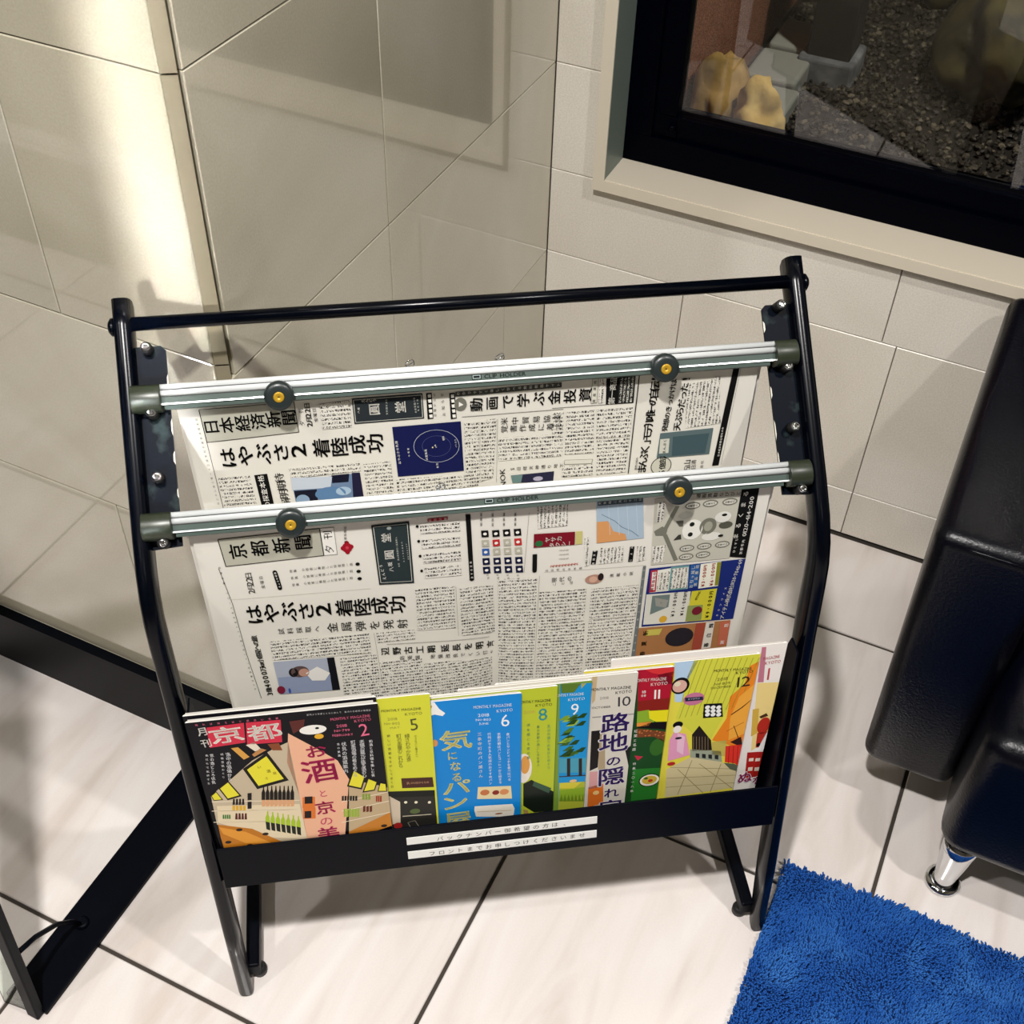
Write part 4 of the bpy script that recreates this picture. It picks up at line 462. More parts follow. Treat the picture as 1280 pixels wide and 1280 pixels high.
'paper2':[('q','b9b8a8',1,[(-.2519,.6482),(-.1592,.6514),(-.1588,.615),(-.2502,.6119)]),('l','101010',2,(-.2519,.6482),(-.1592,.6514),.0008),('l','101010',2,(-.1592,.6514),(-.1588,.615),.0008),('l','101010',2,(-.1588,.615),(-.2502,.6119),.0008),('l','101010',2,(-.2502,.6119),(-.2519,.6482),.0008),('t','京都新聞','101010',3,(-.2362,.6305),(-.1759,.635),.0172,90,1,.9),('q','f4f2ea',1,[(-.1587,.6513),(-.1462,.6515),(-.1462,.615),(-.1584,.615)]),('l','8f9088',2,(-.1587,.6513),(-.1462,.6515),.0005),('l','8f9088',2,(-.1462,.6515),(-.1462,.615),.0005),('l','8f9088',2,(-.1462,.615),(-.1584,.615),.0005),('l','8f9088',2,(-.1584,.615),(-.1587,.6513),.0005),('t','夕刊','101010',3,(-.153,.6232),(-.1526,.6419),.0088,90,0),('e','a01828',2,(-.1363,.6227),.0048,.0048),('e','c84050',3,(-.1363,.6227),.0016,.0016),('e','a01828',1,(-.1402,.6223),.0022,.0022),('e','a01828',1,(-.1324,.6235),.0022,.0022),('e','a01828',1,(-.1361,.6289),.0022,.0022),('e','a01828',1,(-.1364,.6166),.0022,.0022),('t','京都新聞社','101010',3,(-.1371,.6312),(-.1357,.6496),.0027,90,0),('t','2月22日','101010',3,(-.2318,.5741),(-.2316,.5973),.007,90,0),('t','金曜日','101010',3,(-.2203,.5796),(-.2205,.5924),.0038,90,0),('l','101010',3,(-.2066,.597),(-.2049,.5768),.0045),('e','101010',3,(-.2067,.5979),.0022,.0022),('e','101010',3,(-.2049,.5758),.0022,.0022),('t','きょうの紙面','f4f2ea',4,(-.2048,.5775),(-.2066,.597),.0022,90,0),('t','特集 小惑星に着陸した探査機一面','55554f',3,(-.1916,.5977),(-.1345,.5994),.003,90,0),('e','101010',3,(-.1284,.599),.0021,.0016),('t','特集 小惑星に着陸した探査機一面','55554f',3,(-.1915,.588),(-.1353,.5898),.003,90,0),('e','101010',3,(-.1283,.5886),.0021,.0016),('t','特集 小惑星に着陸した探査機一面','55554f',3,(-.1914,.5782),(-.1362,.5801),.003,90,0),('e','101010',3,(-.1282,.5781),.0021,.0016),('l','b5b3a8',2,(-.2529,.5652),(-.1188,.5621),.0003),('t','はやぶさ2','101010',3,(-.2339,.5407),(-.167,.5373),.0166,90,1,1.3500),('t','着陸成功','101010',3,(-.1463,.5368),(-.0942,.5336),.0182,90,1,1.1200),('t','試料採取へ','101010',3,(-.2115,.5117),(-.1763,.5098),.0067,90,0),('t','金属弾を発射','101010',3,(-.161,.5093),(-.0911,.5036),.0115,90,0),('t','3億4000万㎞小惑星への旅','101010',3,(-.2354,.413),(-.2389,.5051),.0064,90,1),('l','101010',2,(-.2573,.6099),(-.2522,.5591),.0005),('l','101010',2,(-.2522,.5591),(-.25,.4835),.0005),('l','101010',2,(-.25,.4835),(-.2453,.4075),.0005),('t','京都新聞 二〇一九年平成三十一年二月二十二日金曜日夕刊','101010',2,(-.2563,.6109),(-.2494,.4238),.0021,90,0),('b','b',2,[(-.2246,.4978),(-.1255,.4945),(-.1255,.4615),(-.2253,.4677)]),('q','a9b0c0',2,[(-.2256,.4651),(-.1697,.4622),(-.1632,.4067),(-.225,.4107)]),('q','15161c',3,[(-.1713,.4625),(-.1639,.4621),(-.1628,.4066),(-.1709,.4071)]),('q','8c98b4',3,[(-.224,.4391),(-.1706,.436),(-.1709,.4071),(-.225,.4107)]),('e','5c4a48',4,(-.2007,.4449),.0092,.0067),('e','b98d7c',5,(-.1968,.4429),.0054,.0048),('e','1b1618',4,(-.2074,.4446),.0048,.0054),('q','e6e4e0',5,[(-.1953,.4413),(-.1826,.4502),(-.1705,.4373),(-.1767,.4258),(-.19,.428)]),('e','7a2038',4,(-.2233,.418),.0042,.0048),('e','3a55a0',5,(-.2148,.4152),.0013,.0032),('b','b',2,[(-.1581,.4612),(-.1213,.4609),(-.117,.3487),(-.1607,.3473)]),('l','8a8a80',3,(-.1206,.4938),(-.1174,.4076),.0003),('q','2c3638',2,[(-.1115,.6495),(-.0767,.6507),(-.0762,.5643),(-.1098,.5665)]),('l','d8d8cc',3,(-.1098,.6472),(-.0783,.6481),.0005),('l','d8d8cc',3,(-.0783,.6481),(-.078,.5672),.0005),('l','d8d8cc',3,(-.078,.5672),(-.1083,.5691),.0005),('l','d8d8cc',3,(-.1083,.5691),(-.1098,.6472),.0005),('l','101010',3,(-.1115,.6495),(-.0767,.6507),.0005),('l','101010',3,(-.0767,.6507),(-.0762,.5643),.0005),('l','101010',3,(-.0762,.5643),(-.1098,.5665),.0005),('l','101010',3,(-.1098,.5665),(-.1115,.6495),.0005),('t','八坂','f4f2ea',4,(-.097,.5871),(-.0977,.5946),.0048,90,0),('t','圓','f4f2ea',4,(-.0976,.6079),(-.0976,.6077),.0099,90,1),('t','堂','f4f2ea',4,(-.0988,.6316),(-.0988,.6314),.0096,90,1),('t','えんどう','f4f2ea',4,(-.1044,.5752),(-.1064,.593),.0035,90,0),('e','9aa29c',4,(-.0955,.6443),.0022,.0016),('t','本店 東山区祇園町八坂通東入','c8ccc4',4,(-.0893,.5908),(-.0897,.6304),.0019,90,0),('t','天ぷら京料理専門','c8ccc4',4,(-.0842,.597),(-.0846,.6231),.0016,90,0),('t','電話予約承ります','c8ccc4',4,(-.0797,.5999),(-.0806,.6204),.0014,90,0),('l','a01828',3,(-.0593,.6501),(-.0402,.6508),.0038),('t','近日公開','f4f2ea',4,(-.057,.65),(-.0425,.6507),.0026,90,0),('e','101010',3,(-.0692,.6433),.0014,.0014),('b','b',2,[(-.0663,.6462),(-.0296,.6461),(-.029,.6318),(-.0666,.6324)]),('e','101010',3,(-.0688,.6229),.0014,.0014),('b','b',2,[(-.0658,.6259),(-.0297,.6258),(-.0291,.6112),(-.0662,.6118)]),('e','101010',3,(-.0684,.6021),.0014,.0014),('b','b',2,[(-.0654,.6051),(-.0297,.6051),(-.0291,.5901),(-.0657,.5907)]),('e','101010',3,(-.0679,.5807),.0014,.0014),('b','b',2,[(-.065,.5838),(-.0297,.5839),(-.0291,.5684),(-.0653,.569)]),('q','101010',3,[(-.0236,.6536),(-.019,.6535),(-.0167,.561),(-.0212,.5609)]),('e','101010',3,(-.019,.5608),.0024,.0016),('t','あすの天気','f4f2ea',4,(-.0188,.5637),(-.0197,.5863),.0026,90,0),('q','101010',3,[(-.0092,.6304),(-.0024,.6302),(-.0018,.6208),(-.0087,.621)]),('e','f4f2ea',4,(-.0055,.6255),.0018,.0014),('q','b9b6a4',3,[(-.0089,.617),(-.002,.6168),(-.0015,.6072),(-.0084,.6074)]),('e','dedbd0',4,(-.0052,.612),.0018,.0014),('q','3a62a8',3,[(-.0086,.6045),(-.0016,.6043),(-.0011,.5945),(-.0081,.5948)]),('e','f4f2ea',4,(-.0049,.5994),.0018,.0014),('q','14183a',3,[(-.0083,.5906),(-.0013,.5904),(-.0007,.5805),(-.0078,.5807)]),('e','f4f2ea',4,(-.0045,.5855),.0018,.0014),('q','14183a',3,[(-.008,.5777),(-.0009,.5775),(-.0003,.5674),(-.0074,.5677)]),('e','f4f2ea',4,(-.0042,.5725),.0018,.0014),('t','最高','101010',3,(-.009,.6381),(-.0089,.6403),.0021,90,0),('t','最高','101010',3,(-.0089,.6447),(-.0089,.6468),.0021,90,0),('t','最高','101010',3,(-.0088,.6512),(-.0088,.6533),.0021,90,0),('t','明日','101010',3,(-.0026,.5603),(-.0034,.5652),.0022,90,0),('q','101010',3,[(.0012,.6298),(.0081,.6296),(.0087,.6202),(.0018,.6204)]),('e','f4f2ea',4,(.0049,.6249),.0018,.0014),('q','c03030',3,[(.0016,.6164),(.0085,.6162),(.0091,.6066),(.0022,.6068)]),('e','f4f2ea',4,(.0053,.6114),.0018,.0014),('q','b9b6a4',3,[(.002,.6038),(.009,.6036),(.0096,.5939),(.0026,.5941)]),('e','dedbd0',4,(.0058,.5987),.0018,.0014),('q','14183a',3,[(.0024,.5899),(.0094,.5897),(.01,.5798),(.003,.58)]),('e','f4f2ea',4,(.0062,.5848),.0018,.0014),('q','14183a',3,[(.0028,.577),(.0099,.5768),(.0105,.5667),(.0034,.5669)]),('e','f4f2ea',4,(.0066,.5717),.0018,.0014),('t','最高','101010',3,(.0019,.6368),(.0019,.639),.0021,90,0),('t','最高','101010',3,(.0019,.6434),(.0019,.6455),.0021,90,0),('t','最高','101010',3,(.0019,.6499),(.0019,.652),.0021,90,0),('t','明日','101010',3,(.0074,.559),(.0066,.5639),.0022,90,0),('q','101010',3,[(.0116,.6292),(.0185,.629),(.0192,.6196),(.0123,.6197)]),('e','f4f2ea',4,(.0154,.6243),.0018,.0014),('q','b9b6a4',3,[(.0121,.6157),(.0191,.6155),(.0197,.6059),(.0128,.6061)]),('e','dedbd0',4,(.0159,.6107),.0018,.0014),('q','b9b6a4',3,[(.0126,.6031),(.0196,.6029),(.0203,.5932),(.0132,.5934)]),('e','dedbd0',4,(.0164,.5981),.0018,.0014),('q','14183a',3,[(.0131,.5892),(.0201,.589),(.0208,.5791),(.0137,.5793)]),('e','f4f2ea',4,(.0169,.5841),.0018,.0014),('q','14183a',3,[(.0136,.5763),(.0207,.576),(.0214,.566),(.0142,.5662)]),('e','f4f2ea',4,(.0175,.571),.0018,.0014),('t','最高','101010',3,(.0127,.6355),(.0127,.6377),.0021,90,0),('t','最高','101010',3,(.0127,.6421),(.0127,.6442),.0021,90,0),('t','最高','101010',3,(.0127,.6486),(.0127,.6507),.0021,90,0),('t','明日','101010',3,(.0175,.5576),(.0167,.5625),.0022,90,0),('q','101010',3,[(.0221,.6286),(.029,.6284),(.0297,.6189),(.0228,.6191)]),('e','f4f2ea',4,(.0259,.6236),.0018,.0014),('q','c03030',3,[(.0227,.6151),(.0296,.6149),(.0304,.6052),(.0234,.6054)]),('e','f4f2ea',4,(.0265,.6101),.0018,.0014),('q','b9b6a4',3,[(.0232,.6025),(.0302,.6023),(.031,.5925),(.024,.5927)]),('e','dedbd0',4,(.0271,.5974),.0018,.0014),('q','14183a',3,[(.0238,.5885),(.0309,.5883),(.0316,.5784),(.0245,.5786)]),('e','f4f2ea',4,(.0277,.5834),.0018,.0014),('q','14183a',3,[(.0244,.5756),(.0315,.5753),(.0323,.5652),(.0251,.5655)]),('e','f4f2ea',4,(.0283,.5703),.0018,.0014),('t','最高','101010',3,(.0236,.6341),(.0236,.6363),.0021,90,0),('t','最高','101010',3,(.0236,.6407),(.0236,.6429),.0021,90,0),('t','最高','101010',3,(.0235,.6473),(.0235,.6495),.0021,90,0),('t','明日','101010',3,(.0277,.5562),(.0268,.5612),.0022,90,0),('q','101010',3,[(.0411,.5905),(.0456,.5906),(.0458,.567),(.0412,.5664)]),('e','101010',3,(.0435,.5661),.0022,.0018),('l','8f9088',2,(.0487,.5582),(.0465,.4134),.0003),('b','b',2,[(-.0754,.5553),(-.0368,.5529),(-.0369,.4874),(-.0761,.4901)]),('b','b',2,[(-.032,.551),(.0022,.5475),(.0043,.4707),(-.0305,.4733)]),('l','8f9088',2,(-.0352,.5527),(-.0342,.4739),.0003),('l','4a4a48',3,(-.1088,.4732),(-.0017,.4641),.0005),('b','b',2,[(-.1182,.493),(-.0794,.4924),(-.0793,.4767),(-.1177,.4772)]),('t','辺野古工期','101010',3,(-.1112,.4621),(-.0633,.4569),.0092,90,1),('t','延長を明言','101010',3,(-.0489,.456),(-.0001,.4512),.0092,90,1),('t','防衛省 地盤改良でくい打ち','101010',3,(-.0944,.4481),(.0016,.4372),.0054,90,0),('b','b',2,[(-.1182,.4464),(-.0741,.4436),(-.0736,.3589),(-.1198,.3608)]),('b','b',2,[(-.0719,.4364),(.0033,.4272),(.0044,.3485),(-.0736,.3589)]),('b','b',2,[(-.1375,.4589),(-.12,.4576),(-.1242,.3616),(-.1427,.3618)]),('b','b',2,[(.0071,.5566),(.0463,.5561),(.0448,.3627),(.0081,.3629)]),('b','b',2,[(.0502,.531),(.0869,.5309),(.0832,.3623),(.0475,.3623)]),('b','c',2,[(.0443,.6567),(.0738,.6565),(.0741,.6269),(.0457,.6259)]),('l','8d8b80',2,(.0367,.649),(.0331,.5651),.0003),('q','7c1626',3,[(.0419,.6192),(.082,.6178),(.0823,.5995),(.0419,.5999)]),('t','ヤサカ','f4f2ea',4,(.0553,.6096),(.0669,.6098),.0056,90,1),('t','タクシー','f4f2ea',4,(.0597,.6019),(.0771,.6021),.005,90,1),('e','2c6a3c',4,(.0471,.6052),.004,.003),('q','c9c27c',3,[(.0825,.618),(.0894,.6178),(.0899,.6),(.0829,.5995)]),('t','222222222','b04838',3,(.0546,.571),(.0911,.5717),.0043,90,0),('t','土日月火水木金','101010',3,(.0556,.5652),(.0897,.5649),.003,90,0),('t','3456789','8c8a80',3,(.0557,.5933),(.0884,.5928),.002,90,0),('t','3456789','8c8a80',3,(.0559,.5873),(.0887,.5867),.002,90,0),('t','3456789','8c8a80',3,(.056,.5812),(.089,.5805),.002,90,0),('b','c',2,[(.0919,.6079),(.0969,.6084),(.0986,.5682),(.0939,.5663)]),('q','a8bccb',2,[(.101,.6562),(.1462,.657),(.1512,.6004),(.1041,.5992)]),('q','d79a62',3,[(.1028,.6287),(.114,.6285),(.12,.6138),(.132,.6088),(.1343,.6002),(.1044,.5991)]),('l','5d7180',3,(.1068,.6386),(.1207,.6277),.0005),('l','5d7180',3,(.1207,.6277),(.128,.6187),.0005),('l','5d7180',3,(.128,.6187),(.1386,.6115),.0005),('l','5d7180',3,(.1386,.6115),(.1459,.6035),.0005),('l','cfdce4',3,(.1124,.6549),(.1169,.6095),.0003),('l','cfdce4',3,(.1215,.6539),(.1262,.6083),.0003),('l','cfdce4',3,(.1305,.6528),(.1355,.6072),.0003),('l','cfdce4',3,(.1396,.6517),(.1449,.606),.0003),('q','45545c',3,[(.1022,.6568),(.1457,.6571),(.1465,.6503),(.1026,.6504)]),('t','天気図二月二十二日','f4f2ea',4,(.1043,.6536),(.1435,.6542),.0027,90,0),('l','101010',3,(.1035,.5884),(.1023,.569),.005),('t','週間天気','f4f2ea',4,(.1023,.5702),(.103,.5885),.0025,90,0),('l','101010',3,(.1405,.5898),(.1401,.5682),.0046),('t','こよみ','f4f2ea',4,(.14,.5702),(.1403,.5886),.0025,90,0),('b','c',2,[(.107,.5916),(.1316,.5909),(.1323,.5687),(.1075,.5683)]),('b','c',2,[(.1454,.5891),(.1539,.5893),(.1553,.5682),(.1468,.5669)]),('e','b28a78',3,(.1044,.5468),.0093,.005),('e','2a2020',4,(.1111,.5495),.003,.004),('e','d2a993',4,(.1035,.5467),.0043,.0033),('t','現代の','101010',3,(.0637,.5503),(.0791,.5507),.0056,90,0),('t','ことば','101010',3,(.0639,.5439),(.0811,.5446),.0036,90,0),('t','連載小説','101010',3,(.1224,.55),(.1423,.5504),.004,90,0),('l','8f9088',2,(.0531,.563),(.1563,.5606),.0003),('b','b',2,[(.0486,.5332),(.0972,.5329),(.097,.4825),(.0497,.484)]),('b','b',2,[(.1025,.5322),(.1516,.532),(.1519,.4827),(.1023,.4845)]),('b','b',2,[(.0497,.484),(.098,.481),(.0995,.3781),(.0483,.3712)]),('b','b',2,[(.1024,.4831),(.1511,.4815),(.1487,.3762),(.101,.3779)]),('q','6d7476',3,[(.1538,.5597),(.1569,.5598),(.1567,.3718),(.1519,.3726)]),('t','二〇一九年二月二十二日','e8e8e0',4,(.1552,.5532),(.1545,.426),.0023,90,0),('q','c4c2b4',2,[(.1576,.653),(.2425,.6568),(.2436,.5588),(.1619,.5599)]),('q','101010',3,[(.2426,.6585),(.2602,.6581),(.261,.557),(.2433,.5613)]),('t','まるくまる','f4f2ea',4,(.2457,.5911),(.2477,.6494),.0056,90,1),('t','0120-414-200','f4f2ea',4,(.2544,.5851),(.2549,.6497),.0056,90,1),('t','ひとすじ','f4f2ea',4,(.247,.5688),(.2473,.586),.003,90,0),('t','京都市内','f4f2ea',4,(.2545,.5654),(.2547,.5826),.0033,90,0),('e','ecebe2',4,(.1996,.6064),.0103,.0103),('q','5a5a52',5,[(.1815,.6204),(.1891,.6206),(.1894,.6124),(.1857,.6128)]),('q','3a3a34',5,[(.1817,.5938),(.1896,.5944),(.1886,.6011),(.1861,.6009)]),('e','20201c',5,(.1984,.6141),.0025,.0022),('e','20201c',5,(.1981,.5999),.0025,.0022),('e','77776a',4,(.215,.6093),.0086,.0083),('e','a4a494',5,(.2153,.6092),.0043,.005),('e','e2e1d8',5,(.2289,.6205),.0083,.0056),('e','e2e1d8',4,(.2202,.5943),.0099,.0043),('e','1c1c18',6,(.2299,.6235),.0027,.0013),('e','1c1c18',6,(.2297,.5943),.0027,.0013),('e','55554a',5,(.233,.609),.007,.0036),('e','b4b3a6',4,(.1909,.6274),.0073,.0036),('e','77776c',4,(.1962,.6399),.0076,.0035),('e','d5d3c6',5,(.1962,.6399),.0063,.0023),('t','京都北山','101010',6,(.1925,.6399),(.1998,.6402),.0023,90,0),('e','77776c',4,(.2137,.6408),.0076,.0035),('e','d5d3c6',5,(.2137,.6408),.0063,.0023),('t','京都北山','101010',6,(.21,.6408),(.2173,.6411),.0023,90,0),('e','77776c',4,(.233,.6409),.0076,.0035),('e','d5d3c6',5,(.233,.6409),.0063,.0023),('t','京都北山','101010',6,(.2293,.6408),(.2366,.6411),.0023,90,0),('e','77776c',4,(.1968,.5802),.0076,.0035),('e','d5d3c6',5,(.1968,.5802),.0063,.0023),('t','京都北山','101010',6,(.193,.5802),(.2006,.5804),.0023,90,0),('e','77776c',4,(.2146,.5809),.0076,.0035),('e','d5d3c6',5,(.2146,.5809),.0063,.0023),('t','京都北山','101010',6,(.2108,.5808),(.2184,.5811),.0023,90,0),('e','77776c',4,(.2332,.581),.0076,.0035),('e','d5d3c6',5,(.2332,.581),.0063,.0023),('t','京都北山','101010',6,(.2293,.5809),(.237,.5812),.0023,90,0),('e','77776c',4,(.1973,.5678),.0076,.0035),('e','d5d3c6',5,(.1973,.5678),.0063,.0023),('t','京都北山','101010',6,(.1935,.5678),(.2011,.568),.0023,90,0),('e','77776c',4,(.2147,.5685),.0076,.0035),('e','d5d3c6',5,(.2147,.5685),.0063,.0023),('t','京都北山','101010',6,(.2108,.5685),(.2185,.5688),.0023,90,0),('q','76776a',4,[(.1607,.6088),(.1686,.6149),(.1741,.6095),(.1732,.6013),(.1629,.6026)]),('l','76776a',4,(.1716,.6098),(.1811,.6412),.0043),('l','76776a',4,(.1723,.6026),(.1872,.5641),.0043),('t','通販買取なびびと','101010',4,(.2006,.6521),(.2399,.6514),.0046,90,0),('b','c',3,[(.1609,.5872),(.1745,.5879),(.1734,.5634),(.1631,.5622)]),('b','c',3,[(.1613,.6481),(.1679,.6484),(.1687,.6219),(.1622,.6204)]),('q','1c2c74',2,[(.1606,.555),(.2612,.5557),(.2609,.4608),(.1598,.4645)]),('q','e9e8de',3,[(.1641,.5508),(.2022,.5546),(.2041,.5183),(.1638,.518)]),('q','b43040',4,[(.1626,.5522),(.1695,.5523),(.1704,.519),(.1634,.5186)]),('q','ecebe4',5,[(.1642,.5495),(.1684,.5497),(.1688,.5218),(.1649,.5216)]),('t','買取強化中','b43040',6,(.1661,.5235),(.167,.5471),.0036,90,1),('q','6e9c9c',4,[(.1833,.5546),(.2022,.5546),(.2035,.5183),(.1839,.5184)]),('q','2f5c9c',3,[(.2037,.5544),(.2137,.5546),(.2146,.5208),(.2048,.5187)]),('q','efeedd',3,[(.2142,.5543),(.2356,.5553),(.2369,.5177),(.2158,.5167)]),('q','8a8a2c',4,[(.2313,.5546),(.2357,.5548),(.2371,.519),(.2331,.519)]),('b','c',5,[(.1714,.5473),(.1827,.5483),(.1827,.5212),(.1712,.5202)]),('b','c',5,[(.185,.5518),(.2016,.5521),(.2033,.521),(.1854,.5208)]),('t','お引っ越し','f4f2ea',4,(.2077,.5217),(.2071,.5501),.004,90,1),('t','遺品整理','f4f2ea',4,(.2119,.5238),(.2111,.5509),.0036,90,1),('t','¥3,000円','c03030',5,(.2202,.5213),(.2195,.5498),.004,90,1),('t','¥6,000円','c03030',5,(.2292,.5214),(.2282,.5512),.004,90,1),('q','dddcd2',3,[(.1609,.5158),(.2082,.5137),(.2099,.4646),(.1613,.4676)]),('q','70807e',4,[(.1674,.5128),(.1863,.5123),(.1864,.4927),(.1673,.4832)]),('q','9a9a92',4,[(.1704,.5097),(.1853,.5036),(.1837,.4918),(.1725,.4961)]),('e','d8a838',4,(.1824,.4734),.0043,.004),('q','d3cb3a',3,[(.2095,.5136),(.2365,.5138),(.2363,.4636),(.2075,.465)]),('q','8d9a5a',4,[(.2074,.4911),(.2239,.4901),(.225,.4652),(.2074,.4658)]),('e','742030',5,(.2185,.4814),.0056,.005),('t','¥9,000円','101010',5,(.2309,.4699),(.2309,.508),.0043,90,1),('t','即日対応','101010',5,(.2154,.5008),(.2178,.5111),.003,90,0),('t','¥3,000円','101010',5,(.1923,.4783),(.1926,.5119),.004,90,1),('t','¥14,000円','101010',5,(.2024,.4782),(.203,.5118),.004,90,1),('t','0120-7040-69','f4f2ea',4,(.2521,.5183),(.2562,.5538),.0053,90,1),('t','アイテム株式会社','f4f2ea',4,(.2481,.466),(.2519,.513),.0053,90,1),('t','タウンワイズ','f4f2ea',4,(.2421,.4697),(.2457,.5126),.0027,90,0),('q','a8764a',2,[(.1572,.4626),(.2583,.459),(.2613,.3641),(.1543,.3661)]),('e','28242a',3,(.2036,.4401),.0157,.0113),('q','c8bd5a',4,[(.1667,.4584),(.1833,.4582),(.1805,.4479),(.1657,.4487)]),('t','春夏新','101010',4,(.1644,.4186),(.1653,.453),.006,90,1),('q','a04a38',4,[(.22,.4604),(.2303,.4597),(.231,.4142),(.2197,.413)]),('q','ded9ce',4,[(.2312,.4596),(.2406,.4593),(.2413,.4156),(.2309,.4148)]),('t','暮白輝','101010',5,(.2359,.4208),(.2376,.4536),.0056,90,1),('q','c06a50',4,[(.2472,.4583),(.2584,.4584),(.2592,.4172),(.2487,.4174)]),('t','謝恩','f4f2ea',5,(.2537,.4224),(.2547,.451),.005,90,0)],
'mags':{'m2':(-.1224,.4984,.0237),
'm5':(-.0717,.4991,.0283),
'm6':(.0189,.483,.0306),
'm8':(.0553,.4856,.0329),
'm9':(.0905,.4859,.0352),
'm10':(.1381,.4881,.0375),
'm11':(.1756,.4883,.0398),
'm12':(.2656,.4918,.0421),
'm1':(.2932,.5022,.0444)},
